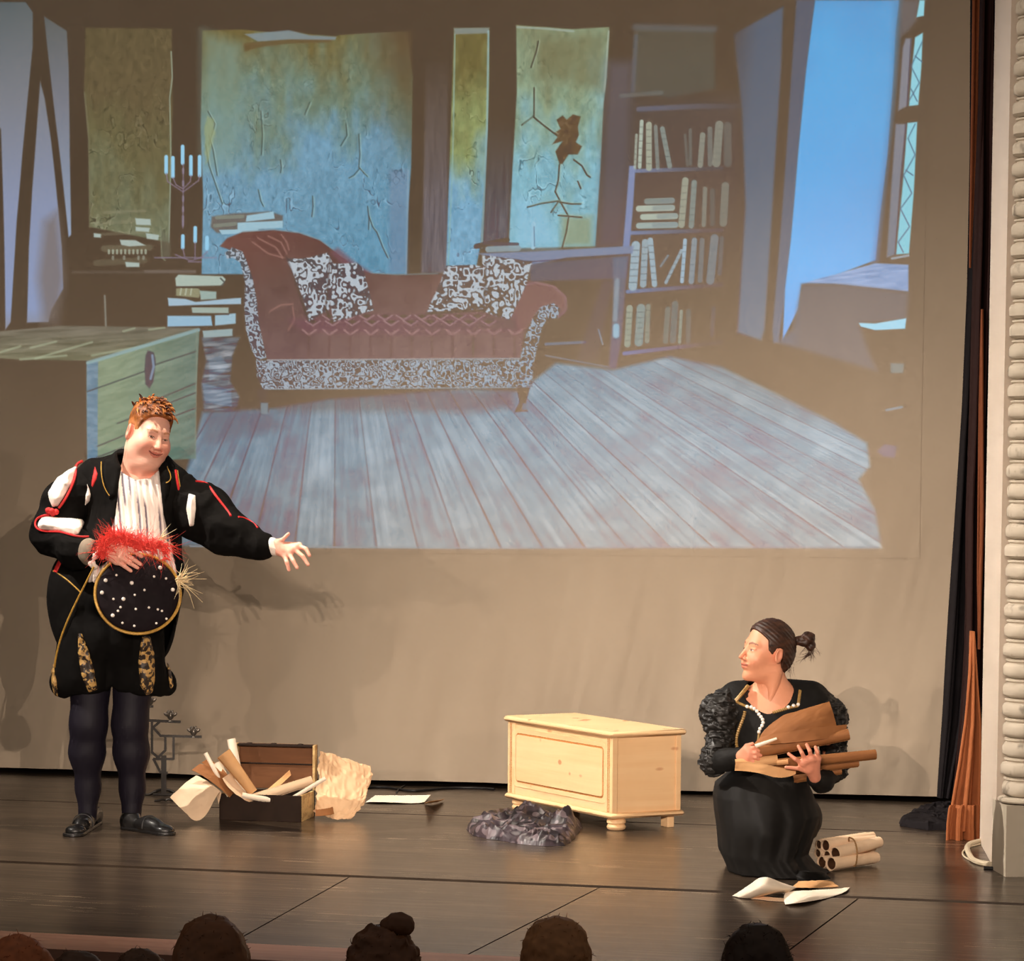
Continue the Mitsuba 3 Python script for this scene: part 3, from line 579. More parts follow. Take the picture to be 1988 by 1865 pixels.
def carve(sc, seed, lo=(92, 90, 90), hi=(170, 178, 188), k=4.0):
    """Tangled scroll work: bands of equal height in a warped noise."""
    def fn(u, v):
        a, b = fnz(u / (sc * 2), v / (sc * 2), seed + 5, 2), fnz(u / (sc * 2), v / (sc * 2), seed + 6, 2)
        n = fnz((u + 9 * a) / sc, (v + 9 * b) / sc, seed, 2)
        t = np.clip(0.5 + 1.5 * np.cos(n * k * 2 * np.pi) + 0.5 * (fnz(u / 3, v / 3, seed + 1, 2) - 0.5), 0, 1)[..., None]
        return np.array(lo) * (1 - t) + np.array(hi) * t
    return fn
fill([(436, 490), (450, 480), (470, 488), (478, 506), (490, 540), (498, 580), (502, 620), (510, 660), (518, 694), (500, 700), (490, 680), (478, 640), (474, 590), (476, 550), (466, 510), (452, 500), (440, 502)], carve(9, 71), 2.5, .95)
fill([(498, 700), (1036, 698), (1034, 752), (512, 756), (500, 730)], carve(9, 73), 2.5, .95)
line([(520, 699), (1010, 696)], 3, (176, 176, 178), .7); line([(515, 755), (1034, 752)], 2.5, (176, 180, 184), .7)
fill([(1034, 620), (1050, 596), (1075, 588), (1088, 600), (1082, 618), (1062, 618), (1052, 640), (1040, 690), (1030, 750), (1012, 752), (1012, 690), (1022, 650)], carve(9, 75), 2.5, .95)
fill([(500, 756), (520, 756), (524, 800), (508, 804)], (112, 96, 86), 4, .8); fill([(508, 782), (522, 782), (522, 803), (508, 803)], (150, 160, 166), 3, .7)
fill([(1004, 752), (1030, 752), (1022, 780), (1026, 798), (1000, 800), (1010, 780)], (92, 78, 70), 3, .85); fill([(1016, 782), (1026, 784), (1026, 796), (1014, 796)], (160, 166, 170), 2, .7)
fill([(520, 760), (1000, 756), (1000, 790), (900, 800), (540, 800)], (112, 96, 84), 18, .45)
pil = carve(10, 81, (98, 90, 86), (186, 192, 198), 3.4)
for P in ([(556, 502), (600, 500), (636, 490), (646, 510), (640, 600), (600, 624), (585, 570)], [(628, 512), (690, 510), (702, 520), (726, 602), (648, 624), (640, 580)], [(868, 516), (920, 514), (944, 520), (940, 600), (830, 606), (850, 560)], [(936, 496), (980, 500), (1034, 506), (1020, 560), (990, 622), (944, 606), (938, 560)]):
    fill(P, pil, 2.5, 1.0, 2)
for L in ([(640, 500), (632, 600), (644, 622)], [(944, 512), (940, 604)], [(830, 608), (940, 602)], [(556, 500), (600, 624)]): line(L, 4, (88, 70, 64), .5, 3)
# the plank chest in the left foreground
fill([(-80, 690), (-80, 650), (120, 632), (380, 636), (388, 642), (330, 660), (172, 700), (40, 698)], lambda u, v: np.array([124, 116, 100.]) + (fnz(u / 50 + v / 8, v / 5, 91) * 70 - 36)[..., None] + np.clip((v - 640) / 60, 0, 1)[..., None] * np.array([6, 10, 0.]), 3, .85)
for L in ([(-20, 690), (40, 672)], [(60, 675), (110, 663)], [(70, 696), (180, 664)], [(40, 698), (130, 690)], [(180, 690), (300, 668)], [(240, 643), (262, 637)], [(290, 640), (320, 636)]): line(L, 4, (172, 180, 150), .6, 3)
front = lambda u, v: np.array([142, 154, 126.]) - np.clip((u - 250) / 150, 0, 1)[..., None] * np.array([22, 22, 8.]) + (fnz(u / 40 + v / 100, (v + 0.33 * u) / 9, 95) * 46 - 22)[..., None]
fill([(170, 704), (388, 640), (382, 780), (382, 890), (172, 900)], front, 2.5, .95)
fill([(170, 706), (192, 700), (192, 896), (172, 898)], lambda u, v: np.array([118, 138, 160.]) + (fnz(u / 20, v / 5, 96) * 60 - 30)[..., None], 3, .85)
line([(172, 704), (386, 640)], 7, (150, 176, 178), .8, 3)
for L in ([(172, 760), (290, 718)], [(290, 712), (382, 682)], [(192, 866), (260, 838), (382, 792)], [(300, 778), (382, 744)], [(230, 822), (382, 762)], [(190, 888), (290, 850)]): line(L, 3, (84, 88, 84), .75)
fill([(284, 690), (288, 680), (300, 684), (304, 700), (300, 740), (292, 754), (284, 746), (282, 716)], (96, 84, 86), 3, .9); line([(297, 690), (300, 712), (294, 735)], 5, (150, 166, 190), .7, 2)
line([(383, 642), (382, 890)], 3, (150, 150, 130), .5)

# light of the projector: the picture less the tone of the cloth
E = np.maximum(lin(np.clip(PIC, 0, 255)) - lin(BASE), 0) * PICTURE_GAIN
nr, nc = CX.shape
Vp = np.stack([CX, fold(CX, CZ) - 0.0015, CZ], -1).reshape(-1, 3)
keep = grid_faces(nr, nc)
Ev = E.reshape(-1, 3)
pic = trimesh.Trimesh(Vp, keep, process=False)
obj('projected_picture', pic, 'cloth', backdrop, smooth=True, color=Ev, uv=np.stack([(CX - px0) / (px1 - px0), (CZ - pz0) / (pz1 - pz0)], -1).reshape(-1, 2),
    label='projected picture of an old panelled room with a carved maroon couch, bookcase and window', emitter={'type': 'area', 'radiance': VC, 'sampling_weight': 0.4})
# ------------------------------------------------------------------ proscenium: wall edge, beaded column, base block
_pr, _pf = ground(1932, 1690), ground(1905, 1640)            # foot of the splayed white reveal, near and far
_dr = (_pf - _pr) / np.linalg.norm(_pf - _pr); _fa = _pf + _dr * 0.10
def upright(pts, z0, z1):
    m = trimesh.creation.extrude_polygon(Polygon([p[:2] for p in pts]).buffer(0), z1 - z0, engine='earcut'); m.apply_translation([0, 0, z0]); return m
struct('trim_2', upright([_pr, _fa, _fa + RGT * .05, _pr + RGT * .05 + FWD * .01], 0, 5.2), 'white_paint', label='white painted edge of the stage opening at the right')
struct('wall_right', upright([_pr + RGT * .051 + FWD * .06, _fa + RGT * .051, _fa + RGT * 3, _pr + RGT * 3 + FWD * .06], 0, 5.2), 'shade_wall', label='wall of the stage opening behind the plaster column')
_zt = float(at(1960, 1558, (_pr - CAM) @ FWD - .08)[2])
struct('trim_3', upright([_pr - RGT * .0015 - FWD * .17, _pr - RGT * .0015 + FWD * .05, _pr + RGT * 1.4 + FWD * .05, _pr + RGT * 1.4 - FWD * .17], 0, _zt), 'grey_paint', label='grey painted block under the beaded plaster column')
zc = (ground(1932, 1690) - CAM) @ FWD - 0.10
col_o = at(1992, 1556, zc); zb = float(col_o[2])
column = thing('plaster_column', 'cream plaster column moulded in stacked bulging rings at the right edge of the stage opening', 'column')
rr = np.random.default_rng(3); step = 0.0735
for k in range(int(3.9 / step)):
    z0 = zb + 0.022 + k * step; r = 0.092 + rr.uniform(-0.003, 0.004)
    prof = [(0.0, 0), (0.068, 0.0), (0.080, 0.004), (r * 0.985, 0.012), (r, 0.028), (r * 0.995, 0.042), (r * 0.93, 0.052), (0.078, 0.056), (0.076, 0.060), (0.084, 0.063), (0.084, 0.069), (0.070, step - 0.001), (0, step - 0.001)]
    m = lathe(prof, 28); v = m.vertices
    th = np.arctan2(v[:, 1], v[:, 0]); s = 1 + 0.022 * np.sin(th * 7 + rr.uniform(0, 6)) * (np.hypot(v[:, 0], v[:, 1]) > 0.085)
    m.vertices = v * np.stack([s, s, np.ones(len(s))], 1)
    obj('ring', move(m, (col_o[0], col_o[1], z0)), 'plaster', column, smooth=50)
obj('foot', move(lathe([(0, 0), (0.098, 0), (0.104, 0.006), (0.104, 0.014), (0.096, 0.02), (0, 0.022)], 32), (col_o[0], col_o[1], zb)), 'plaster', column)

# ------------------------------------------------------------------ curtains at the right
prin('black_velvet', (28, 25, 27), 0.9, 0.1, sheen=0.2)
prin('rust_velvet', tint((140, 80, 46), (166, 102, 64), lambda p: FB(p.x * 14, p.y * 14, p.z * 2.5, 3)), 0.8, 0.15)
prin('dim_rust_velvet', tint((92, 48, 24), (112, 60, 32), lambda p: FB(p.x * 14, p.y * 14, p.z * 2.5, 3)), 0.75, 0.2, sheen=0.4)  # rust velvet in weaker light, the dimming put into the colour
prin('shaded_velvet', (34, 16, 13), 0.85, 0.15, sheen=0.3)  # rust velvet in shade, painted as a dark maroon copy
def hanging(rows, n, depth, waves, seed, thick=0.006, Z=None, sharp=1.0):
    """A hanging cloth between two edges given by pixel rows (py, left px, right px): folds of the given number, at distance Z."""
    rows = np.array(rows, float); k = 90
    py = np.linspace(rows[0, 0], rows[-1, 0], k)
    L = np.interp(py, rows[:, 0], rows[:, 1]); Rr = np.interp(py, rows[:, 0], rows[:, 2])
    P = np.zeros((k, n, 3)); t = np.linspace(0, 1, n)
    r = np.random.default_rng(seed); ph = r.uniform(0, 6, 4)
    for i in range(k):
        a, b = at(L[i], py[i], Z), at(Rr[i], py[i], Z)
        d = np.sin(t * waves * 2 * np.pi + ph[0] + 0.35 * np.sin(py[i] / 170 + ph[1])) + 0.35 * np.sin(t * waves * 4.7 * np.pi + ph[2] + py[i] / 260)
        d = np.sign(d) * np.abs(d) ** sharp
        P[i] = a + (b - a) * t[:, None] - FWD * (depth * d * np.minimum(1, 6 * np.minimum(t, 1 - t) + 0.35))[:, None]
    return slab(P.reshape(-1, 3), k, n, thick)
Zleg = float((ground(1822, 1556) - CAM) @ FWD) - 0.22
whole('side_curtain', hanging([(-60, 1886, 1945), (300, 1884, 1940), (560, 1878, 1925), (780, 1868, 1915), (1000, 1855, 1910), (1200, 1842, 1906), (1400, 1830, 1890), (1548, 1821, 1850)], 60, 0.035, 2.6, 4, Z=Zleg), 'black_velvet',
      'narrow dark navy curtain hanging short of the floor, left of the rust curtain', 'curtain')
cur = thing('house_curtain', 'rust velvet stage curtain, its shade painted in as maroon, gathered against the white edge of the opening', 'curtain')
Zc2 = float((ground(1880, 1630) - CAM) @ FWD)
obj('shaded_folds', hanging([(-60, 1902, 1952), (400, 1894, 1948), (780, 1884, 1938), (1000, 1876, 1932), (1250, 1874, 1926), (1400, 1866, 1922), (1560, 1850, 1918), (1605, 1848, 1916)], 70, 0.04, 3.2, 9, Z=Zc2 + 0.14), 'shaded_velvet', cur, label='shaded folds of the rust curtain, the shade painted as dark maroon')
obj('front_strip', hanging([(-60, 1889, 1903), (200, 1886, 1898), (420, 1883, 1889), (520, 1882, 1884.5)], 16, 0.012, 0.7, 2, Z=Zc2 + 0.05), 'dim_rust_velvet', cur, label='narrow rust strip at the top of the curtain edge')
obj('fold_strip', hanging([(600, 1906, 1907), (800, 1901, 1909), (1000, 1899, 1911), (1120, 1898, 1907), (1260, 1900, 1901)], 18, 0.012, 0.8, 5, Z=Zc2 + 0.08), 'dim_rust_velvet', cur, label='rust fold, its dim light painted as a darker brown')
obj('front_panel', hanging([(1225, 1886, 1889), (1300, 1882, 1895), (1400, 1872, 1904), (1480, 1860, 1906), (1560, 1846, 1906), (1612, 1839, 1905)], 60, 0.026, 2.1, 12, Z=Zc2 + 0.02), 'rust_velvet', cur, label='rust velvet front panel spreading towards the floor')
hemm = hanging([(1562, 1844, 1908), (1568, 1841, 1909), (1600, 1837, 1910), (1630, 1836, 1911)], 60, 0.026, 3.1, 12, Z=Zc2 - 0.005, thick=0.008)
obj('hem', hemm, 'rust_velvet', cur, label='deep hem of the rust panel')
for k, (a, b) in enumerate((((1850, 1572), (1854, 1600)), ((1868, 1572), (1876, 1604)), ((1889, 1574), (1884, 1606)))):
    pass

def heap(fr, outline, height, seed, mat_, freq=14, ridge=1.0, n=120, zmin=0.004, peaks=None, squash=1.0):
    """A crumpled cloth lying on the floor: the outline is measured on the ground, ridged folds rise within it."""
    Q = np.array([fr.g(*p)[:2] for p in outline]); lo, hi = Q.min(0) - 0.02, Q.max(0) + 0.02
    xs = np.linspace(lo[0], hi[0], n); ys = np.linspace(lo[1], hi[1], n)
    X, Y = np.meshgrid(xs, ys, indexing='ij')
    wx = meshkit.fbm(np.stack([X * freq * .5, Y * freq * .5, 0 * X + seed], -1), 3, seed) - .5; wy = meshkit.fbm(np.stack([X * freq * .5, Y * freq * .5, 0 * X + seed + 9], -1), 3, seed + 1) - .5
    d = -poly2(X + 0.05 * wx, Y + 0.05 * wy, Q)
    q = np.stack([(X + wx * .16) * freq, (Y + wy * .16) * freq * squash, 0 * X + seed * 1.7], -1)
    rid = (1 - np.abs(2 * meshkit.noise(q, seed) - 1)) ** 1.6 * .65 + (1 - np.abs(2 * meshkit.noise(q * 2.3, seed + 3) - 1)) ** 1.5 * .35
    env = np.clip(d / (height * .55), 0, 1) ** .5
    H = height * env * (0.25 + ridge * rid)
    if peaks is not None:
        for (ppx, ppy, h, r) in peaks:
            c = fr.g(ppx, ppy); H = H + env * h * np.exp(-((X - c[0]) ** 2 + (Y - c[1]) ** 2) / r ** 2) * (0.5 + 0.8 * rid)
    inside = d > 0
    V = np.stack([X, Y, np.where(inside, np.maximum(H, zmin), 0.001)], -1).reshape(-1, 3)
    F = grid_faces(n, n); keepf = inside.reshape(-1)[F].any(1); F = F[keepf][:, ::1]
    m = trimesh.Trimesh(V, F, process=False); m.remove_unreferenced_vertices()
    if m.face_normals[:, 2].mean() < 0: m.invert()
    b = m.copy(); b.vertices[:, 2] = 0.0008; b.invert()
    return fr.world(cat_([m, b]))
fr = Frame(1810, 1600)
whole('heaped_drape', heap(fr, [(1747, 1604), (1772, 1580), (1800, 1570), (1850, 1566), (1852, 1612), (1800, 1611)], 0.03, 5, 'black_velvet', 20), 'black_velvet', 'dark grey cloth heaped on the floor beside the foot of the rust curtain', 'cloth')

prin('cable_white', (190, 176, 150), 0.5); prin('cable_black', (16, 15, 15), 0.5)
def floor_cable(name, pts, r, mt, label, cat='cable', z=None):
    P = np.array([ground(*p) for p in pts]); P = smooth_path(P, 60); P[:, 2] = r + (0 if z is None else np.interp(np.linspace(0, 1, 60), np.linspace(0, 1, len(z)), z))
    return whole(name, tube(P, r, 8), mt, label, cat)
floor_cable('cable', [(1906, 1637), (1886, 1642), (1878, 1655), (1884, 1668), (1905, 1680), (1940, 1686), (1992, 1694)], 0.011, 'cable_white', 'pale cable looping on the floor at the foot of the white wall edge')
floor_cable('cable', [(1902, 1640), (1874, 1650), (1872, 1664), (1890, 1673), (1930, 1681), (1990, 1690)], 0.004, 'cable_white', 'thin wire looping on the floor outside the pale cable at the white wall edge')
floor_cable('cable', [(700, 1532), (770, 1533), (800, 1537), (850, 1533), (905, 1531), (960, 1534)], 0.006, 'cable_black', 'black cable lying along the foot of the backcloth behind the paper sheet')
floor_cable('cable', [(770, 1540), (776, 1532), (786, 1526)], 0.004, 'cable_black', 'short black wire end sticking up behind the white sheet of paper')
floor_cable('floor_strip', [(1910, 1687), (1950, 1689), (1995, 1692)], 0.006, 'cable_black', 'thin black strip on the floor in front of the grey base block', 'strip')

# ------------------------------------------------------------------ the pine chest
def pine(p, s, c1=(222, 178, 128), c2=(236, 200, 154)):
    g = FB(p.z * 46 + 1.2 * N(p.x * 3, p.y * 3, p.z * 7), p.x * 2.2, p.y * 2.2, 3)
    k = N(p.x * 17 + 3, p.y * 17, p.z * 24); k2 = SS(0.86, 0.95, k)
    c = mikit.mix(lin(c1).tolist(), lin(c2).tolist(), g)
    return mikit.mix(c, lin((176, 108, 62)).tolist(), k2 * 0.7)
prin('pine', mikit.proc(lambda p, n, uv: pine(p, 1)), 0.42, 0.4)
prin('pine_groove', (176, 118, 66), 0.6, 0.3)
fr = Frame(1187, 1614)
u = np.array([-0.415, 0.910, 0]); w = np.array([0.910, 0.415, 0])
CL, CW, CH = 0.90, 0.345, 0.415
Mch = np.eye(4); Mch[:3, 0], Mch[:3, 1], Mch[:3, 2] = u, w, UP      # x along the long front, y along the side, origin near corner
MW = fr.M @ Mch
chest = thing('wooden_chest', 'light pine blanket chest with panelled front and bun feet near mid stage', 'chest')
def cb(lo, hi, bevel=0.003): return box(lo, hi, MW, bevel)
fh = 0.052; inx, iny = 0.022, 0.018
obj('lid', cb((-0.012, -0.012, CH - 0.024), (CL + 0.012, CW + 0.012, CH), 0.009), 'pine', chest, label='overhanging lid with a rounded edge')
obj('base_moulding', cb((-0.008, -0.008, fh), (CL + 0.008, CW + 0.008, fh + 0.022), 0.009), 'pine', chest)
zb0, zt0 = fh + 0.022, CH - 0.024
obj('side_panel', cb((0.012, iny - 0.004, zb0), (0.03, CW - 0.012, zt0), 0.0015), 'pine', chest)
obj('side_panel', cb((CL - 0.03, iny, zb0), (CL - 0.012, CW - 0.012, zt0), 0.0015), 'pine', chest)
obj('back_panel', cb((0.012, CW - 0.03, zb0), (CL - 0.012, CW - 0.008, zt0), 0.0015), 'pine', chest)
obj('side_batten', cb((0.006, CW - 0.03, zb0), (0.012, CW - 0.006, zt0), 0.0015), 'pine', chest)
obj('bottom_panel', cb((0.03, 0.03, fh + 0.01), (CL - 0.03, CW - 0.03, zb0 + 0.012), 0.001), 'pine', chest)
# corner posts with two flutes, front frame and raised field
for x0 in (0.004, CL - 0.064):
    pst = obj('corner_post', cb((x0, 0.004, zb0), (x0 + 0.06, 0.03, zt0), 0.002), 'pine', chest)
    for q in (0.022, 0.034): obj('flute', cb((x0 + q, 0.0022, zb0 + 0.004), (x0 + q + 0.004, 0.006, zt0 - 0.004), 0.001), 'pine_groove', pst)
px0_, px1_ = 0.075, CL - 0.075; pz0_, pz1_ = zb0 + 0.055, zt0 - 0.045
fp = obj('front_panel', cb((0.064, 0.008, zb0), (CL - 0.064, 0.03, zt0), 0.0015), 'pine', chest)
def rr_poly(x0, z0, x1, z1, r):
    return Polygon([(x0 + r, z0), (x1, z0), (x1, z1), (x0, z1), (x0, z0 + r)]).buffer(0) if r == 0 else Polygon([(x0, z0), (x1, z0), (x1, z1), (x0, z1)]).buffer(-r).buffer(r, quad_segs=8)
def plate(pg, y0, y1):
    m = trimesh.creation.extrude_polygon(pg, y1 - y0, engine='earcut')       # x, z -> plane; extrude to y
    A = np.array([[1, 0, 0, 0], [0, 0, 1, y0], [0, 1, 0, 0], [0, 0, 0, 1.0]]); m.apply_transform(A); m.invert()
    m.apply_transform(MW); return m
outer = rr_poly(px0_, pz0_, px1_, pz1_, 0.022)
obj('groove', plate(outer, 0.0066, 0.0085), 'pine_groove', fp)
obj('field', plate(outer.buffer(-0.008), 0.002, 0.0085), 'pine', fp)
obj('frame_moulding', plate(rr_poly(px0_ - 0.02, pz0_ - 0.02, px1_ + 0.02, pz1_ + 0.02, 0.03).difference(outer), 0.005, 0.009), 'pine', fp)
bun = [(0.0, 0), (0.030, 0), (0.038, 0.006), (0.041, 0.014), (0.037, 0.022), (0.034, 0.025), (0.040, 0.031), (0.040, 0.042), (0.030, 0.052), (0, 0.052)]
for fx, fy in ((0.045, 0.05), (CL - 0.045, 0.05)):
    o = (MW @ np.array([fx, fy, 0, 1]))[:3]; obj('bun_foot', move(lathe(bun, 32), o), 'pine', chest)
for fx in (0.03, CL - 0.09): obj('block_foot', cb((fx, CW - 0.055, 0.0), (fx + 0.055, CW - 0.022, fh), 0.002), 'pine', chest)

# ------------------------------------------------------------------ crumpled cloth in front of the chest
def lace_col(p):
    v1, v2, r = mikit.voronoi(p.x * 26 + p.z * 9, p.y * 26 + p.z * 14)
    k = SS(0.42, 0.5, FB(p.x * 16, p.y * 16, p.z * 20, 3)) * 0.75
    return mikit.mix(mikit.mix(lin((30, 23, 27)).tolist(), lin((56, 45, 51)).tolist(), k), lin((120, 106, 110)).tolist(), SS(0.62, 0.70, N(p.x * 34, p.y * 34, p.z * 34)) * 0.5)
prin('organza', mikit.proc(lambda p, n, uv: lace_col(p)), 0.42, 0.5, sheen=0.5)
fr = Frame(1010, 1625)
whole('crumpled_scarf', heap(fr, [(906, 1610), (930, 1600), (948, 1596), (985, 1592), (1040, 1598), (1090, 1604), (1124, 1606), (1122, 1622), (1102, 1642), (1060, 1643), (1000, 1638), (940, 1628), (915, 1622)], 0.05, 21, 'organza', 12, n=170, peaks=[(1030, 1608, 0.05, 0.09), (1098, 1616, 0.045, 0.06), (960, 1612, 0.015, 0.07)]), 'organza',
      'crumpled dark purple patterned scarf lying on the floor in front of the pine chest', 'scarf', smooth=True)

# ------------------------------------------------------------------ papers
prin('kraft_dark', tint((118, 74, 40), (146, 96, 56), lambda p: FB(p.x * 18, p.y * 18, p.z * 18, 3)), 0.7, 0.25)
prin('kraft', tint((186, 138, 92), (206, 160, 112), lambda p: FB(p.x * 18, p.y * 18, p.z * 18, 3)), 0.7, 0.25)
prin('kraft_pale', tint((216, 184, 150), (230, 202, 170), lambda p: FB(p.x * 15, p.y * 15, p.z * 15, 3)), 0.7, 0.25)
prin('paper', tint((232, 216, 194), (242, 228, 208), lambda p: FB(p.x * 9, p.y * 9, p.z * 9, 3)), 0.7, 0.25)
prin('roll_shade', (70, 44, 26), 0.8, 0.2)
prin('twine', (150, 112, 72), 0.8, 0.2)
def sheet(corners, nu, nv, crumple, freq, seed, thick=0.0016, bow=0.0, rough_edge=0.0):
    """A sheet of paper from a grid of 3-D control points (rows of points), with creased facets."""
    Cg = np.array(corners, float); a, b = Cg.shape[:2]
    from scipy.interpolate import RectBivariateSpline as RB
    ku, kv = min(2, a - 1), min(2, b - 1)
    U, V = np.linspace(0, 1, nu), np.linspace(0, 1, nv)
    P = np.stack([RB(np.linspace(0, 1, a), np.linspace(0, 1, b), Cg[..., k], kx=ku, ky=kv)(U, V) for k in range(3)], -1)
    F = grid_faces(nu, nv); n_ = meshkit.arrays((P.reshape(-1, 3), F), True)[2].reshape(nu, nv, 3)
    size = np.linalg.norm(Cg[-1, 0] - Cg[0, 0]), np.linalg.norm(Cg[0, -1] - Cg[0, 0])
    q = np.stack([*np.meshgrid(U * size[0] * freq, V * size[1] * freq, indexing='ij'), np.full((nu, nv), seed * 2.3)], -1)
    rid = np.abs(2 * meshkit.noise(q, seed) - 1) + 0.6 * np.abs(2 * meshkit.noise(q * 1.9 + 5, seed + 2) - 1) - 0.8
    P = P + n_ * (crumple * rid)[..., None]
    if rough_edge:
        e = (meshkit.noise(q * 2.5, seed + 7) - .5) * rough_edge
        mu = ((U < .03) | (U > .97))[:, None]; P = P + np.where(mu, 1, 0)[..., None] * e[..., None] * (Cg[-1, 0] - Cg[0, 0]) / (size[0] + 1e-9)
    P[..., 2] = np.maximum(P[..., 2], 0.0012)
    return slab(P.reshape(-1, 3), nu, nv, thick)
def roll(a, b, r0, r1=None, wall=0.0016, n=18, turns=1.35, flat=1.0):
    """A rolled-up sheet: a spiral tube from a to b, hollow at its ends."""
    a, b = np.array(a, float), np.array(b, float); r1 = r0 if r1 is None else r1
    d = b - a; L = np.linalg.norm(d); th = np.linspace(0, turns * 2 * np.pi, int(n * turns))
    t = np.linspace(0, 1, 7)
    P = np.zeros((7, len(th), 3))
    for i, s in enumerate(t):
        r = (r0 + (r1 - r0) * s) * (1 - 0.16 * th / th[-1])
        P[i] = np.stack([r * np.cos(th), r * np.sin(th) * flat, np.full(len(th), s * L)], 1)
    m = slab(P.reshape(-1, 3), 7, len(th), wall); m.apply_transform(m4(rotm([0, 0, 1], d / L)[:3, :3], a)); return m
# ------------------------------------------------------------------ the open wooden box with papers and scrolls
prin('box_wood', tint((26, 16, 10), (42, 27, 18), lambda p: FB(p.x * 30, p.y * 30, p.z * 9, 3)), 0.65, 0.15)
prin('box_inside', tint((96, 60, 34), (118, 76, 46), lambda p: FB(p.x * 9, p.y * 30, p.z * 40, 3)), 0.65, 0.3)
prin('box_edge', tint((196, 166, 114), (168, 136, 90), lambda p: SS(.45, .62, FB(p.x * 40, p.y * 40, p.z * 40, 3))), 0.6, 0.3)
fr = Frame(584, 1596)
e1 = np.array([-0.962, 0.272, 0]); e2 = np.array([0.272, 0.962, 0])
Mb = np.eye(4); Mb[:3, 0], Mb[:3, 1], Mb[:3, 2] = e1, e2, UP; MB_ = fr.M @ Mb
BL, BW, BH, tk = 0.362, 0.235, 0.112, 0.012
bxb = lambda lo, hi, b=0.0015: box(lo, hi, MB_, b)
kist = thing('wooden_box', 'low dark wooden box with its lid open, full of papers and scrolls', 'box')
obj('front_board', bxb((0, 0, 0), (BL, tk, BH)), 'box_wood', kist, label='dark front of the box')
obj('end_board', bxb((0, tk, 0), (tk, BW - tk, BH)), 'box_edge', kist, label='pale end of the box')
obj('end_board', bxb((BL - tk, tk, 0), (BL, BW - tk, BH)), 'box_edge', kist)
obj('back_board', bxb((0, BW - tk, 0), (BL, BW, BH)), 'box_wood', kist)
obj('bottom_board', bxb((tk, tk, 0), (BL - tk, BW - tk, tk)), 'box_wood', kist)
for q in (0.12, 0.24): obj('hasp', bxb((q, -0.003, BH - 0.03), (q + 0.014, 0.0, BH)), 'box_wood', kist)
lid = obj('lid', bxb((0, BW + 0.036, BH), (BL, BW + 0.046, BH + 0.195)), 'box_inside', kist, label='raised lid, brown inside')
obj('lid_rim', bxb((0, BW + 0.002, BH), (tk, BW + 0.036, BH + 0.195)), 'box_edge', lid)
obj('lid_rim', bxb((BL - tk, BW + 0.002, BH), (BL, BW + 0.036, BH + 0.195)), 'box_edge', lid)
obj('lid_rim', bxb((tk, BW + 0.002, BH + 0.185), (BL - tk, BW + 0.036, BH + 0.195)), 'box_wood', lid)
obj('lid_batten', bxb((tk, BW + 0.03, BH + 0.105), (BL - tk, BW + 0.037, BH + 0.111)), 'box_wood', lid)
for q in (0.06, 0.18, 0.29): obj('hinge', bxb((q, BW + 0.004, BH + 0.193), (q + 0.02, BW + 0.03, BH + 0.199)), 'box_wood', lid)
BF = fr
prin('kraft_crumpled', tint((196, 160, 124), (212, 176, 140), lambda p: FB(p.x * 15, p.y * 15, p.z * 15, 3)), 0.75, 0.2)
def pb(px, py, dy): return BF(px, py, dy)
def scroll(label, a, b, r0, r1=None, mt='paper', group=None, fr_=None, **k):
    f = fr_ or BF
    return whole('scroll', f.world(roll(f(*a), f(*b), r0, r1, **k)), mt, label, 'scroll', group)
scroll('upright cream scroll standing against the left end of the raised box lid', (449, 1434, .15), (470, 1540, .12), .0185)
scroll('tan paper cone leaning out of the left of the open box', (434, 1462, .07), (492, 1538, .06), .034, .020, 'kraft', flat=.8)
scroll('thin white scroll sticking out of the left corner of the box', (399, 1461, .10), (444, 1545, .09), .0085)
scroll('pale roll behind the thin white scroll at the left of the box', (420, 1480, .15), (450, 1545, .14), .022)
scroll('wide cream roll lying across the right part of the open box', (494, 1550, .10), (606, 1514, .13), .024, .020, 'kraft_pale')
scroll('thin white roll resting on the front right corner of the box', (560, 1553, .045), (632, 1510, .05), .0075, .009)
scroll('small white roll lying in the front of the box behind the dark front board', (470, 1543, .035), (546, 1556, .05), .012)
def leaf(label, rows, mt, seed, crumple=.003, n=(26, 22), name='paper_sheet', cat='paper', fr_=None, **k):
    f = fr_ or BF
    return whole(name, f.world(sheet([[f(*p) for p in r] for r in rows], *n, crumple, 26, seed, **k)), mt, label, cat, smooth=24)
leaf('dark brown folded sheet leaning out of the left end of the box', [[(372, 1494, .10), (388, 1482, .12)], [(412, 1518, .07), (428, 1500, .10)], [(446, 1548, .05), (452, 1540, .08)]], 'kraft_dark', 3)
leaf('brown folded sheet standing behind the darker one at the left of the box', [[(391, 1480, .13), (400, 1474, .14)], [(420, 1502, .12), (432, 1492, .13)], [(452, 1542, .09), (462, 1538, .10)]], 'kraft_dark', 4)
leaf('small brown pointed leaf of paper rising in the middle of the box', [[(500, 1548, .12), (512, 1550, .10)], [(536, 1518, .14), (544, 1524, .13)], [(562, 1494, .15), (565, 1504, .15)]], 'kraft', 6)
leaf('pale sheet sloping down in the middle of the box', [[(432, 1510, .06), (448, 1500, .10)], [(452, 1536, .04), (470, 1530, .09)], [(484, 1556, .03), (500, 1552, .09)]], 'kraft_pale', 8)
leaf('creased kraft paper sheet leaning against the left end of the box', [[(330, 1548, .05), (350, 1568, -.02), (366, 1584, -.06)], [(352, 1528, .12), (385, 1546, .03), (396, 1586, -.05)], [(376, 1508, .17), (402, 1522, .10), (424, 1540, .03)], [(384, 1512, .17), (410, 1526, .11), (424, 1560, .02)]], 'kraft_pale', 9, .004, (40, 34))
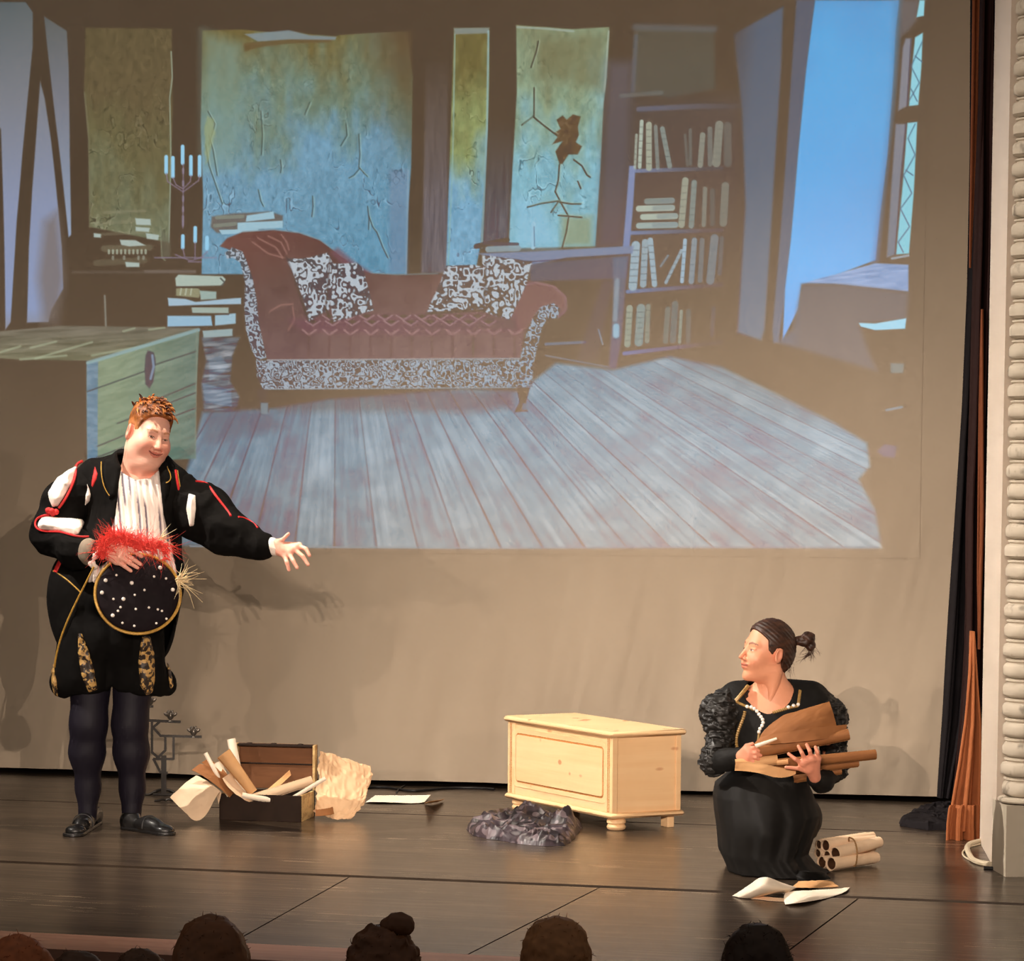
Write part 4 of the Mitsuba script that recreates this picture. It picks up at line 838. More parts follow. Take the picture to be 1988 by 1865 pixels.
leaf('large crumpled kraft paper sheet standing behind the right end of the box', [[(620, 1458, .28), (618, 1500, .22), (614, 1540, .19), (612, 1576, .16)], [(650, 1466, .34), (648, 1510, .24), (646, 1556, .14), (640, 1588, .05)], [(686, 1478, .36), (690, 1520, .26), (682, 1562, .14), (664, 1591, .04)], [(721, 1488, .38), (717, 1520, .30), (706, 1556, .18), (684, 1588, .05)]], 'kraft_crumpled', 11, .010, (84, 78), rough_edge=.02)
leaf('brown paper lying folded at the foot of the right end of the box', [[(613, 1572, .02), (612, 1584, -.01)], [(630, 1570, .03), (632, 1583, .0)], [(646, 1566, .06), (648, 1580, .03)]], 'kraft_dark', 12, .002, (16, 10))
f2 = Frame(770, 1556)
g_ = lambda px, py, z=0.003: f2.g(px, py, z)
def flat_sheet(label, rows, mt, seed, fr_, crumple=.003, n=(36, 20)):
    return whole('paper_sheet', fr_.world(sheet([[fr_.g(*p) for p in r] for r in rows], *n, crumple, 20, seed)), mt, label, 'paper', smooth=24)
flat_sheet('white sheet of paper lying flat on the floor right of the crumpled kraft sheet', [[(709, 1557, .004), (728, 1543, .006)], [(745, 1556, .010), (760, 1543, .012)], [(790, 1558, .006), (800, 1543, .012)], [(824, 1556, .008), (836, 1542, .02)]], 'paper', 15, f2, .003)
flat_sheet('small brown corner of paper at the right end of the white sheet on the floor', [[(824, 1559, .004), (832, 1556, .055)], [(840, 1558, .006), (846, 1554, .035)], [(858, 1553, .006), (862, 1551, .012)]], 'kraft', 16, f2, .002, (14, 10))

# ------------------------------------------------------------------ the tied bundle of scrolls
fb = Frame(1640, 1688); _dx = 5
ends = [(1584, 1640, .10, 14, 1690, 1622), (1597, 1641, .06, 17, 1692, 1630), (1616, 1657, .0, 19, 1702, 1634), (1582, 1656, .09, 13, 1680, 1640), (1600, 1661, .03, 15, 1690, 1645), (1590, 1677, .02, 18, 1688, 1660), (1608, 1680, -.03, 19, 1696, 1664), (1590, 1634, .13, 9, 1676, 1620)]
lbls = ['scroll at the upper left of the tied bundle', 'second scroll along the top of the tied bundle', 'wide scroll with round dark opening in the tied bundle', 'small scroll at the far left of the tied bundle', 'scroll in the very middle of the tied bundle', 'scroll at the lower left of the tied bundle', 'lowest front scroll of the tied bundle, lying on the floor', 'thin scroll lying on the top of the tied bundle']
for (x, y, dy, r, x2, y2), lb in zip(ends, lbls):
    ra = r / fb.s * .72; a, b = fb(x + _dx, y, dy), fb(x2 + _dx, y2, dy + .16)
    a[2] = max(a[2], ra); b[2] = max(b[2], ra * .9)
    k = thing('bundled_scroll', 'rolled cream paper, ' + lb, 'scroll', 'scrolls tied in the bundle')
    obj('roll', fb.world(roll(a, b, ra, ra * .82, wall=.002)), 'kraft_pale', k)
    d = (b - a) / np.linalg.norm(b - a)
    obj('shade_plug', fb.world(roll(a + d * .006, b - d * .02, ra * .86, ra * .66, wall=.0015, turns=1.1)), 'roll_shade', k, label='shade inside the roll, painted as dark brown')  # dark tube painted in as the shade of the hollow ends
cx = [fb(1650, 1626, .02), fb(1662, 1640, -.03), fb(1664, 1660, -.05), fb(1662, 1676, -.03), fb(1656, 1676, .06), fb(1650, 1650, .18), fb(1648, 1634, .12)]
whole('string', fb.world(tube(smooth_path(np.array(cx + cx[:1]), 50), .0028, 6)), 'twine', 'thin brown string tied around the bundle of scrolls', 'string')

# ------------------------------------------------------------------ papers in front of the kneeling woman
ff = Frame(1530, 1740)
flat_sheet('folded cream paper rising to a peak, left of the papers before the kneeling woman', [[(1421, 1738, .003), (1438, 1728, .02), (1462, 1712, .04)], [(1455, 1743, .004), (1470, 1724, .05), (1486, 1702, .085)], [(1488, 1738, .004), (1506, 1726, .04), (1514, 1711, .055)], [(1522, 1735, .003), (1538, 1727, .012), (1548, 1722, .010)]], 'paper', 31, ff, .002, (40, 26))
flat_sheet('brown paper lying behind the cream ones before the kneeling woman', [[(1536, 1722, .006), (1550, 1710, .012)], [(1570, 1722, .02), (1580, 1708, .03)], [(1600, 1722, .008), (1604, 1708, .024)], [(1628, 1720, .004), (1618, 1712, .01)]], 'kraft', 32, ff, .004, (30, 14))
flat_sheet('wide cream paper with a raised rolled edge at the front, before the kneeling woman', [[(1524, 1755, .004), (1522, 1742, .012), (1526, 1732, .004)], [(1560, 1751, .012), (1560, 1738, .026), (1564, 1728, .01)], [(1600, 1744, .004), (1602, 1734, .012), (1604, 1726, .006)], [(1634, 1734, .004), (1644, 1728, .008), (1650, 1722, .004)]], 'paper', 33, ff, .002, (40, 24))
flat_sheet('thin cream strip of paper lying under the folded papers before the kneeling woman', [[(1455, 1743, .002), (1470, 1738, .003)], [(1500, 1748, .003), (1506, 1742, .004)], [(1540, 1750, .002), (1544, 1744, .003)]], 'kraft_pale', 34, ff, .001, (20, 8))

# ------------------------------------------------------------------ the iron candle stand behind the man
prin('iron', (36, 31, 27), 0.45, 0.6, metallic=0.5)
prin('pewter', (120, 112, 104), 0.35, 0.6, metallic=0.8)
fc = Frame(318, 1545)
stand = thing('candle_stand', 'thin angular dark iron candle stand with flower shaped cups, on the floor behind the man', 'candle stand')
def bar(pts, r=.006, name='arm'):
    P = np.array([fc(*p) for p in pts]); segs = []
    for a, b in zip(P[:-1], P[1:]):
        d = b - a; L = np.linalg.norm(d); m = box((-r, -r * .7, -r * .3), (r, r * .7, L + r * .3)); m.apply_transform(m4(rotm([0, 0, 1], d / L)[:3, :3], a)); segs.append(m)
    return obj(name, fc.world(cat_(segs)), 'iron', stand, smooth=False)
bar([(318, 1468, 0), (318, 1538, 0)], .012, 'post'); bar([(316, 1500, -.012), (325, 1500, -.012)], .006, 'collar')
bar([(284, 1398, 0), (350, 1401, 0)], .006, 'crossbar'); bar([(295, 1399, 0), (295, 1460, 0), (307, 1470, 0), (321, 1456, 0), (321, 1430, 0)], .0055)
bar([(312, 1399, 0), (297, 1412, 0), (312, 1428, 0), (391, 1430, 0)], .0055); bar([(337, 1430, 0), (337, 1473, 0), (298, 1473, 0), (312, 1500, 0)], .0055)
bar([(276, 1368, 0), (276, 1398, 0)], .006); bar([(268, 1371, 0), (297, 1371, 0)], .0055, 'crossbar')
def flower(px, py, name='cup'):
    c = fc(px, py, 0); parts = [trimesh.creation.icosphere(2, .016)]
    parts[0].apply_scale([1, 1, 1.15]); parts[0].apply_translation(c)
    for ring, (n, tilt, L) in enumerate(((6, 62, .030), (5, 25, .028))):
        for k in range(n):
            s = trimesh.creation.icosphere(2, 1.0); s.apply_scale([.0085, .0055, L * .55]); s.apply_translation([0, 0, L * .6])
            s.apply_transform(m4(euler(yaw=k * 360 / n + ring * 30) @ euler(roll=tilt), c - np.array([0, 0, .004]))); parts.append(s)
    parts.append(move(lathe([(0, 0), (.012, 0), (.003, .012), (0, .012)], 12), c - np.array([0, 0, .026])))
    return obj(name, fc.world(cat_(parts)), 'pewter', stand, smooth=40, label='flower shaped candle cup')
flower(331, 1389); flower(376, 1420); flower(291, 1361)
bs = fc.g(318, 1543)
for sgn in (-1, 1):
    P = [bs + np.array([0, 0, .02]), bs + np.array([sgn * .03, 0, .02]), bs + np.array([sgn * .06, -.01, .006]), bs + np.array([sgn * .10, -.02, .006])]
    obj('foot', fc.world(tube(smooth_path(P, 20), .007, 8)), 'iron', stand)
obj('base_plate', fc.world(box(bs + [-.05, -.03, 0], bs + [.05, .03, .012], bevel=.002)), 'iron', stand)
for sgn in (-1, 1):
    pp = fc.g(322, 1555); P = [pp + [0, 0, .004], pp + [sgn * .02, -.006, .008], pp + [sgn * .035, -.012, .004], pp + [sgn * .05, -.012, .005]]
    obj('floor_leg', fc.world(tube(smooth_path(P, 16), .005, 8)), 'iron', stand)
# ------------------------------------------------------------------ people
mat('skin', type='twosided', bsdf={'type': 'principled', 'base_color': VC, 'roughness': 0.48, 'specular': 0.4})
mat('hair', type='twosided', bsdf={'type': 'principled', 'base_color': VC, 'roughness': 0.5, 'specular': 0.4})
def rows_interp(x, xs, ys): return np.interp(x, xs, ys)

def head_sdf(q, fat=0.0, smile=0.0, fine=0.0):
    """A head in its own frame: face towards -y, eyes at z = 0, crown at z = 0.125, chin at -0.125 (metres)."""
    x = np.abs(q[:, 0]); s = np.stack([x, q[:, 1], q[:, 2]], 1)      # mirrored half
    d = ell(s, (0, .012, .032), (.074, .094, .092))
    d = smin(d, ell(s, (0, -.028, -.042), (.060 + .012 * fat, .062, .084)), .035)
    d = smin(d, sph(s, (.036 + .012 * fat, -.012, -.078), .026 + .008 * fat), .04)          # jaw corner
    d = smin(d, ell(s, (0, -.074, -.106), (.022 + .004 * fat - .005 * fine, .018, .017)), .028)              # chin
    d = smin(d, sph(s, (.036, -.060, -.036), .030 + .006 * fat), .03)                      # cheek
    d = smin(d, cap(s, (0, -.082 + .005 * fine, .026), (.036, -.074 + .004 * fine, .024), .009, .009), .024)           # brow ridge
    d = smax(d, -ell(s, (.031, -.101, .001), (.017, .017, .011)), .012)                    # eye socket
    d = smin(d, sph(s, (.031, -.0735, .0), .0135), .004)                                   # eyeball
    d = smin(d, cap(s, (.020, -.084, .0065), (.044, -.076, .005), .0032), .004)            # upper lid
    d = smin(d, cap(s, (.021, -.083, -.0075), (.043, -.0765, -.007), .0028), .005)         # lower lid
    d = smin(d, cap(s, (0, -.086, .010), (0, -.111 - .002 * fine, -.034 + .001 * fine), .0075 - .0015 * fine, .0105 - .003 * fine), .012)           # nose
    d = smin(d, sph(s, (.0115 - .002 * fine, -.099, -.038), .0082 - .0015 * fine), .008)                                # nostril wing
    d = smax(d, -sph(s, (.0062, -.1035, -.0465), .0036), .003)
    d = smin(d, ell(s, (0, -.090 + .002 * fine, -.060), (.025 + .006 * smile, .0105, .0065)), .010)                     # lips
    d = smin(d, ell(s, (0, -.088 + .002 * fine, -.0715), (.021, .0105, .0072)), .010)
    d = smax(d, -cap(s, (0, -.1005, -.0660), (.027 + .009 * smile, -.086 + .009 * smile, -.0635 + .013 * smile), .0022, .0018), .003)
    if smile and fine < .5: d = smax(d, -cap(s, (.020, -.098, -.040), (.040, -.078, -.062), .0022, .002), .008)        # smile fold   # the line between them
    # ear: rim, bowl, lobe
    ex = .080 + .004 * fat
    e = ell(s, (ex, .014, -.008), (.0095, .020, .032), euler(yaw=24, pitch=-10))
    e = smax(e, -ell(s, (ex + .010, .010, -.006), (.008, .011, .019), euler(yaw=24, pitch=-10)), .006)
    return smin(d, e, .008)
def skin_colour(q, base, lips, brow, warm=1.0, stubble=None, smile=0.0, squint=1.0):
    zl = .0655 - smile * .010 * (np.abs(q[:, 0]) / .03) ** 2 * 1.0
    c = np.tile(lin(base), (len(q), 1)); x = np.abs(q[:, 0])
    def mixin(a, col): c[:] = c + (lin(col) - c) * np.clip(a, 0, 1)[:, None]
    g = lambda cx, cy, cz, r: np.exp(-((x - cx) ** 2 + (q[:, 1] - cy) ** 2 + (q[:, 2] - cz) ** 2) / r ** 2)
    mixin(.55 * warm * g(.040, -.08, -.036, .026), (214, 118, 96)); mixin(.5 * warm * g(0, -.115, -.036, .016), (216, 124, 102))
    mixin(.5 * warm * g(.082, .01, -.008, .03), (206, 110, 92))
    front = q[:, 1] < -.06
    lip = front & (np.abs(q[:, 2] + zl) < .0115 - .011 * (x / (.028 + .005 * smile)) ** 2) & (x < .027 + .006 * smile); mixin(np.where(lip, .75, 0), lips)
    mixin(np.where(front & (np.abs(q[:, 2] + zl - .001) < .0022) & (x < .026 + .006 * smile), .8, 0), (92, 40, 34))
    b = front & (np.abs(q[:, 2] - (.0235 + .004 * np.sin(np.clip((x - .014) / .036, 0, 1) * np.pi))) < .0042 - .0022 * np.clip((x - .03) / .02, 0, 1)) & (x > .013) & (x < .051); mixin(np.where(b, .75, 0), brow)
    r = np.hypot(x - .031, q[:, 2] * 1.0)
    eye = front & (np.abs(q[:, 2] + .0008) < squint * (.0048 - .0048 * ((x - .031) / .0125) ** 2)) & (np.abs(x - .031) < .0125)
    mixin(np.where(eye, .9, 0), (222, 208, 196)); mixin(np.where(eye & (r < .0056), 1, 0), (74, 52, 40))
    mixin(np.where(front & (np.abs(q[:, 2] - (.0042 - .0045 * ((x - .031) / .013) ** 2)) < .0016) & (np.abs(x - .031) < .0135), .75, 0), (92, 58, 46))
    if stubble: mixin(np.where(front & (q[:, 2] < -.045) & (q[:, 2] > -.12), .12, 0), stubble)
    return c
class Head:
    def __init__(self, R, s, anchor_q, anchor_p):
        self.R, self.s = R, s; self.c = np.asarray(anchor_p) - s * R @ np.asarray(anchor_q)
    def q(self, P): return (P - self.c) @ self.R / self.s
    def p(self, Q): return self.c + self.s * (np.asarray(Q, float) @ self.R.T)
def hand_sdf(P, wrist, palm, fingers, r=.0092, palm_r=.016, wrist_r=.026):
    """wrist: point; palm: points across the palm; fingers: lists of joints, first one at the knuckle (thumb too)."""
    d = None
    for k in palm:
        e = cap(P, wrist, k, wrist_r * .72, palm_r); d = e if d is None else smin(d, e, .012)
    for a, b in zip(palm[:-1], palm[1:]): d = smin(d, cap(P, a, b, palm_r * .8), .010)
    for f in fingers:
        rs = np.linspace(r, r * .74, len(f)); e = chain(P, f, rs, .003); d = smin(d, e, .006)
    return d
def bounds_of(pts, pad): pts = np.array(pts); return pts.min(0) - pad, pts.max(0) + pad
def noise3(P, f, seed): return meshkit.fbm(P * f, 3, seed) - .5
def strands(roots, dirs, length, r, bend, seed, n=6, sides=4, curl=0.0):
    """Many thin curved fibres as one mesh."""
    g = np.random.default_rng(seed); out = []
    for o, d in zip(roots, dirs):
        d = d / np.linalg.norm(d); L = length * g.uniform(.6, 1.2); side = g.normal(0, 1, 3); t = np.linspace(0, 1, n)
        P = o + d * (L * t)[:, None] + (side * bend + np.array([0, 0, -curl]))[None] * (L * t ** 2)[:, None]
        out.append(tube(P, r * (1 - .75 * t), sides))
    return cat_(out)
def mesh_colours(m, f): return f(np.array(m.vertices))
def piece(name, fr, f, lo, hi, h, mt, parent, col=None, label=None, smooth=True, **k):
    m = nets(f, lo, hi, h, **k)
    if m.volume < 0: m.invert()
    colr = col(np.array(m.vertices)) if col else None
    return obj(name, fr.world(m), mt, parent, smooth=smooth, color=colr, label=label), m

# ================================================================== the man
mf = Frame(235, 1610)
man = thing('person', 'standing red-haired man in a black slashed doublet, stretching out his left hand', 'person')
prin('black_cloth', tint((8, 7, 6), (14, 12, 11), lambda p: FB(p.x * 50, p.y * 50, p.z * 50, 3)), 0.85, 0.08, sheen=0.05)
prin('navy_tights', (19, 15, 25), 0.6, 0.2, sheen=0.25)
prin('white_linen', (236, 220, 208), 0.7, 0.25)
mat('pleat_shade_linen', type='twosided', bsdf={'type': 'principled', 'base_color': VC, 'roughness': 0.65, 'specular': 0.3})
prin('red_braid', (196, 44, 44), 0.6, 0.3)
prin('gold_braid', tint((196, 152, 62), (150, 110, 48), lambda p: N(p.x * 160, p.y * 160, p.z * 160)), 0.42, 0.6, metallic=0.25)
def gold_lace(p):
    k = SS(.46, .56, FB(p.x * 70, p.y * 70, p.z * 55, 3))
    return mikit.mix(lin((40, 28, 20)).tolist(), mikit.mix(lin((150, 112, 66)).tolist(), lin((196, 158, 92)).tolist(), N(p.x * 130, p.y * 130, p.z * 130)), k)
prin('gold_lace', mikit.proc(lambda p, n, uv: gold_lace(p)), 0.5, 0.5)
prin('grey_felt', (116, 104, 90), 0.8, 0.2)
prin('black_leather', (14, 12, 11), 0.14, 0.8, clearcoat=1.0)
prin('dark_velvet', tint((15, 9, 12), (25, 16, 20), lambda p: FB(p.x * 22, p.y * 22, p.z * 22, 3)), 0.65, 0.1, sheen=0.08)
prin('pearl', (236, 226, 214), 0.2, 0.7)
prin('red_feather', tint((226, 54, 50), (242, 98, 84), lambda p: N(p.x * 90, p.y * 90, p.z * 90)), 0.7, 0.2)
prin('cream_feather', (226, 204, 160), 0.7, 0.2)

H = mf
mh = Head(euler(yaw=30, pitch=5, roll=14), 1.04, (0, -.085, 0), H(307.5, 851, -.10))
neck_a, neck_b = H(268, 925, .03), mh.p((0, .02, -.06))
torso = lambda P: smin(smin(smin(ell(P, H(262, 990, .02), (.18, .14, .19)), ell(P, H(246, 1105, .0), (.205, .195, .22)), .08), ell(P, H(222, 1225, .02), (.185, .16, .15)), .08), cap(P, H(190, 938, .03), H(330, 950, .03), .072), .07)
armL = [H(172, 945, .02), H(125, 985, .03), H(101, 1036, .0), H(150, 1066, -.15), H(190, 1076, -.24)]
armR = [H(340, 955, .02), H(392, 995, -.02), H(440, 1032, -.08), H(505, 1060, -.14)]
legL = [H(178, 1280, .01), H(172, 1405, -.01), H(169, 1460, .01), H(171, 1530, .03), H(170, 1588, .02)]
legR = [H(262, 1280, .01), H(252, 1405, -.01), H(255, 1460, .01), H(257, 1530, .03), H(255, 1588, .02)]
rL, rR = [.095, .073, .070, .046, .038], [.095, .070, .070, .048, .040]
def man_body(P):
    d = torso(P) + .035
    d = smin(d, cap(P, neck_a, neck_b, .078, .066), .05)
    d = smin(d, chain(P, armL, [.06, .055, .048, .044, .030]), .03); d = smin(d, chain(P, armR, [.06, .055, .046, .030]), .03)
    d = smin(d, chain(P, legL, [r - .008 for r in rL]), .03); return smin(d, chain(P, legR, [r - .008 for r in rR]), .03)
allp = armL + armR + legL + legR + [neck_b, H(222, 1225)]
SK = (236, 176, 152)
skin0 = lambda v: np.tile(lin(SK), (len(v), 1))
m0 = nets(man_body, *bounds_of(allp, .24), .010)
# head with a full double chin
def man_head(P):
    q = mh.q(P); d = head_sdf(q, 1.0, 1.0) * mh.s
    d = smin(d, ell(P, mh.p((0, -.035, -.112)), (.062, .058, .034)), .035)
    return smin(d, cap(P, neck_a, neck_b, .080, .068), .045)
mhead = nets(man_head, *bounds_of([mh.p((0, 0, 0)), neck_a], .16), .0030)
mhead.update_faces(mhead.triangles_center[:, 2] > neck_a[2] - .06); mhead.remove_unreferenced_vertices()
ch = skin_colour(mh.q(np.array(mhead.vertices)), SK, (198, 100, 84), (168, 106, 66), 1.5, smile=1.0, squint=.6)
# his left hand (image right), palm up, fingers spread towards the audience
wr = H(520, 1060, -.15)
hr_palm = [H(556, 1078, -.19), H(563, 1071, -.20), H(573, 1064, -.205), H(580, 1059, -.195)]
hr_f = [[H(553, 1079, -.19), H(557, 1092, -.215), H(561, 1106, -.215)], [H(561, 1073, -.20), H(569, 1088, -.23), H(577, 1102, -.235)], [H(572, 1066, -.205), H(588, 1080, -.235), H(598, 1096, -.24)], [H(580, 1060, -.195), H(594, 1065, -.225), H(601, 1078, -.235)], [H(534, 1052, -.165), H(549, 1047, -.19), H(560, 1036, -.20)]]
hR = nets(lambda P: smin(hand_sdf(P, wr, hr_palm, hr_f, .0098, .0145, .029), ell(P, H(541, 1056, -.175), (.026, .018, .016), euler(roll=25)), .012), *bounds_of([wr] + sum(hr_f, []), .045), .0026)
# his right hand (image left), laid over the hat
wl_ = H(198, 1070, -.275)
hl_palm = [H(227, 1089, -.315), H(233, 1081, -.32), H(238, 1073, -.32), H(240, 1064, -.315)]
hl_f = [[H(227, 1089, -.315), H(242, 1099, -.325), H(254, 1108, -.318)], [H(233, 1081, -.32), H(252, 1093, -.332), H(267, 1102, -.322)], [H(238, 1073, -.32), H(257, 1084, -.335), H(273, 1095, -.324)], [H(240, 1064, -.315), H(259, 1070, -.330), H(275, 1080, -.322)], [H(214, 1058, -.30), H(230, 1046, -.305), H(246, 1044, -.30)]]
hL = nets(lambda P: hand_sdf(P, wl_, hl_palm, hl_f, .0104, .0165, .029), *bounds_of([wl_] + sum(hl_f, []), .045), .0026)
hc = lambda m: np.where((noise3(np.array(m.vertices), 40, 3) > .1)[:, None], lin((226, 158, 136)), lin((234, 170, 148)))
for m in (m0, mhead, hR, hL):
    if m.volume < 0: m.invert()
body = cat_([m0, mhead, hR, hL]); colb = np.vstack([skin0(m0.vertices), ch, hc(hR), hc(hL)])
obj('body', H.world(body), 'skin', man, smooth=True, color=colb)

# hair: short sides, tousled ginger top
def hair_region(q, hl, back=-.075):
    """Signed distance-like value, negative where hair grows: hl gives the hair line height for each depth y."""
    return rows_interp(q[:, 1], *hl) - q[:, 2]
mhl = ([-.12, -.075, -.055, -.040, -.032, -.010, .0, .030, .036, .12], [.096, .088, .072, .046, .010, .000, .020, .020, -.070, -.075])
def man_hair(P):
    q = mh.q(P); thick = .006 + .010 * np.clip((q[:, 2] - .04) / .05, 0, 1)
    d = ell(q, (0, .012, .032), (.074, .094, .092)) - thick - .014 * noise3(q * np.array([1, 1, .6]), 55, 4) * np.clip((q[:, 2] + .02) / .06, .3, 1)
    return smax(d, hair_region(q, mhl), .006) * mh.s
def ginger(v):
    q = mh.q(v); t = np.clip(meshkit.fbm(q * np.array([60, 60, 25]) + 7, 3, 9) * 2.2 - .6, 0, 1)[:, None]; side = np.clip((.05 - q[:, 2]) / .05, 0, 1)[:, None]
    c = lin((64, 30, 14)) * (1 - t) + lin((164, 96, 42)) * t; return c * (1 - side) + lin((190, 128, 80)) * side
hk, hm = piece('hair', H, man_hair, *bounds_of([mh.p((0, .01, .03))], .15), .0032, 'hair', man, ginger, 'short tousled ginger hair')
g = np.random.default_rng(5); locks, lc = [], []
for k in range(150):
    a, b = g.uniform(0, 2 * np.pi), g.uniform(0, 1) ** .6
    q0 = np.array([.066 * b * np.cos(a), .012 + .082 * b * np.sin(a), 0]); q0[2] = .032 + .096 * math.sqrt(max(0, 1 - (q0[0] / .074) ** 2 - ((q0[1] - .012) / .094) ** 2))
    if q0[2] < .07: continue
    n_ = np.array([q0[0] / .074 ** 2, (q0[1] - .012) / .094 ** 2, (q0[2] - .032) / .092 ** 2]); n_ /= np.linalg.norm(n_)
    d = n_ * .55 + np.array([g.normal(.25, .5), -0.75 + g.normal(0, .35), g.normal(.1, .3)]); d /= np.linalg.norm(d); L = g.uniform(.024, .05)
    t = np.linspace(0, 1, 6)[:, None]; P = q0 + n_ * .006 + d * L * t + n_ * .006 * np.sin(t * np.pi) - np.array([0, 0, .012]) * t ** 2
    m = tube(mh.p(P), .0062 * (1 - .8 * np.linspace(0, 1, 6) ** 1.5), 6); locks.append(m)
    col = [(58, 28, 14), (96, 50, 22), (146, 84, 36), (190, 122, 62)][int(g.integers(4))]; lc.append(np.tile(lin(col), (len(m.vertices), 1)))
obj('locks', H.world(cat_(locks)), 'hair', hk, smooth=True, color=np.vstack(lc), kind='stuff')

# shirt, pleated
open_poly = [(222, 870), (232, 915), (228, 960), (224, 1000), (212, 1040), (194, 1092), (180, 1105), (152, 1180), (122, 1250), (108, 1300), (100, 1345), (330, 1345), (328, 1290), (340, 1200), (344, 1120), (332, 1060), (317, 1000), (309, 930), (307, 885), (300, 860)]
OP = np.array([H(a, b, -.15)[[0, 2]] for a, b in open_poly])
neck_line = np.array([H(a, b, -.15)[[0, 2]] for a, b in [(150, 870), (222, 902), (236, 918), (262, 932), (290, 928), (309, 910), (400, 860)]])
def shirt(P):
    zz = P[:, 2]; x = P[:, 0] + .03 * (zz - 1.1)
    d = torso(P) - .008 - .007 * np.abs(np.sin(x * np.pi / .027 + 1.2 * np.sin(zz * 9))) - .004 * noise3(P * np.array([1, 1, .3]), 40, 2)
    d = smax(d, zz - np.interp(P[:, 0], neck_line[:, 0], neck_line[:, 1]), .006)
    return smax(d, H(250, 1130, -.1)[2] - zz, .01)
def pleat_shade(v):  # grey pleat shadows painted along the grooves
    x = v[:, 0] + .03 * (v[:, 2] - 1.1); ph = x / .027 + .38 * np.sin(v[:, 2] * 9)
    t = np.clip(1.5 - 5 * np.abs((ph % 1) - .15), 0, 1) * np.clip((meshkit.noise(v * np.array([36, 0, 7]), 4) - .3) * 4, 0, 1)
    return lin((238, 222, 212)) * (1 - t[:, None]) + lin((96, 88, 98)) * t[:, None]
piece('shirt', H, shirt, *bounds_of([H(262, 990, 0), H(246, 1110, 0)], .27), .0048, 'pleat_shade_linen', man, pleat_shade, 'white pleated shirt, grey shade of the pleats painted in')

# the open doublet
def jacket_out(P):
    d = smin(torso(P) - .024, cap(P, H(190, 935, .03), H(328, 945, .03), .088), .05)
    d = smin(d, ell(P, H(152, 1165, .06), (.135, .15, .235)), .07); d = smin(d, ell(P, H(300, 1150, .05), (.105, .15, .30)), .07)
    d = smin(d, cap(P, H(240, 905, .05), H(300, 905, .05), .070), .05)
    return d - .012 * noise3(P * np.array([1, 1, .30]), 16, 6) - .012 * (np.abs(2 * meshkit.noise(P * np.array([14, 14, 5]), 9) - 1) - .5)
hemz = np.array([H(60, 1290, 0)[[0, 2]], H(110, 1305, 0)[[0, 2]], H(230, 1275, 0)[[0, 2]], H(335, 1296, 0)[[0, 2]], H(400, 1290, 0)[[0, 2]]])
def jacket(P):
    o = jacket_out(P); d = np.maximum(o, -(o + .013))
    cut = np.maximum(poly2(P[:, 0], P[:, 2], OP), P[:, 1] - .02)
    d = smax(d, -cut, .006)
    d = smax(d, np.interp(P[:, 0], hemz[:, 0], hemz[:, 1]) - P[:, 2], .008)
    return smax(d, -(cap(P, neck_a, neck_b, .078, .07)), .008)
piece('doublet', H, jacket, *bounds_of([H(100, 1300, 0), H(350, 890, 0)], .26), .0058, 'black_cloth', man, None, 'open black doublet')
def on(f, pts, lift=.003, y0=-.6, y1=.4): return np.array([surface_hit(f, H, a, b, y0, y1) - np.array([0, lift, 0]) for a, b in pts])
def braid(f, pts, r, mt, name, parent=None, lift=.002, n=None):
    P = smooth_path(on(f, pts, lift), n or 8 * len(pts)); return obj(name, H.world(tube(P, r, 6)), mt, parent or man)
jk = man + '__doublet'
braid(jacket_out, [(197, 896), (198, 925), (203, 945), (213, 962)], .0024, 'gold_braid', 'piping', jk, .013)
braid(jacket_out, [(325, 905), (330, 918), (331, 930), (322, 937)], .0024, 'gold_braid', 'piping', jk, .013)
braid(jacket_out, [(341, 913), (345, 940), (350, 965), (354, 985)], .0055, 'red_braid', 'red_stripe', jk)
braid(jacket_out, [(345, 913), (349, 940), (354, 965), (358, 985)], .0024, 'gold_braid', 'piping', jk)
braid(jacket_out, [(103, 1108), (130, 1125), (157, 1150)], .0036, 'gold_braid', 'piping', jk)
P_ = np.array([H(182, 1100, -.30), H(157, 1150, -.27), H(117, 1242, -.20), H(106, 1295, -.16)])
obj('edge_cord', H.world(tube(smooth_path(P_, 30), .0042, 6)), 'gold_braid', jk, label='gold cord along the hanging edge')
def decal(base, poly, lift, ydec, round_=.02, wob=0.0, seed=1):
    Q = np.array([H(a, b, ydec)[[0, 2]] for a, b in poly]); c = Q.mean(0)
    def f(P):
        e = poly2(P[:, 0], P[:, 2], Q); b = base(P) - lift * np.sqrt(np.clip(-e / round_, 0, 1))
        if wob: b = b - wob * (1 - np.abs(2 * meshkit.noise(P * np.array([45, 30, 28]), seed) - 1)) * np.clip(-e / round_, 0, 1)
        return smax(smax(b, -(base(P) + .006), .002), smax(e, P[:, 1] - ydec - .10, .004), .004)
    lo = np.array([Q[:, 0].min() - .02, ydec - .22, Q[:, 1].min() - .02]); hi = np.array([Q[:, 0].max() + .02, ydec + .14, Q[:, 1].max() + .02])
    return f, lo, hi
for poly in ([(236, 908), (231, 940), (226, 962), (213, 970), (205, 950), (199, 920), (201, 893), (224, 880)], [(302, 884), (309, 915), (314, 950), (321, 972), (329, 960), (333, 930), (327, 902), (312, 888)]):
    f, lo, hi = decal(lambda P: smin(jacket_out(P), cap(P, H(240, 905, .05), H(300, 905, .05), .085), .03), poly, .013, -.06, .016); piece('lapel', H, f, lo, hi, .004, 'black_cloth', jk, label='black turned lapel')
f, lo, hi = decal(jacket_out, [(119, 1076), (129, 1078), (113, 1111), (104, 1108)], .006, .06, .006); piece('red_tab', H, f, lo, hi, .0035, 'red_braid', jk, label='red tab')

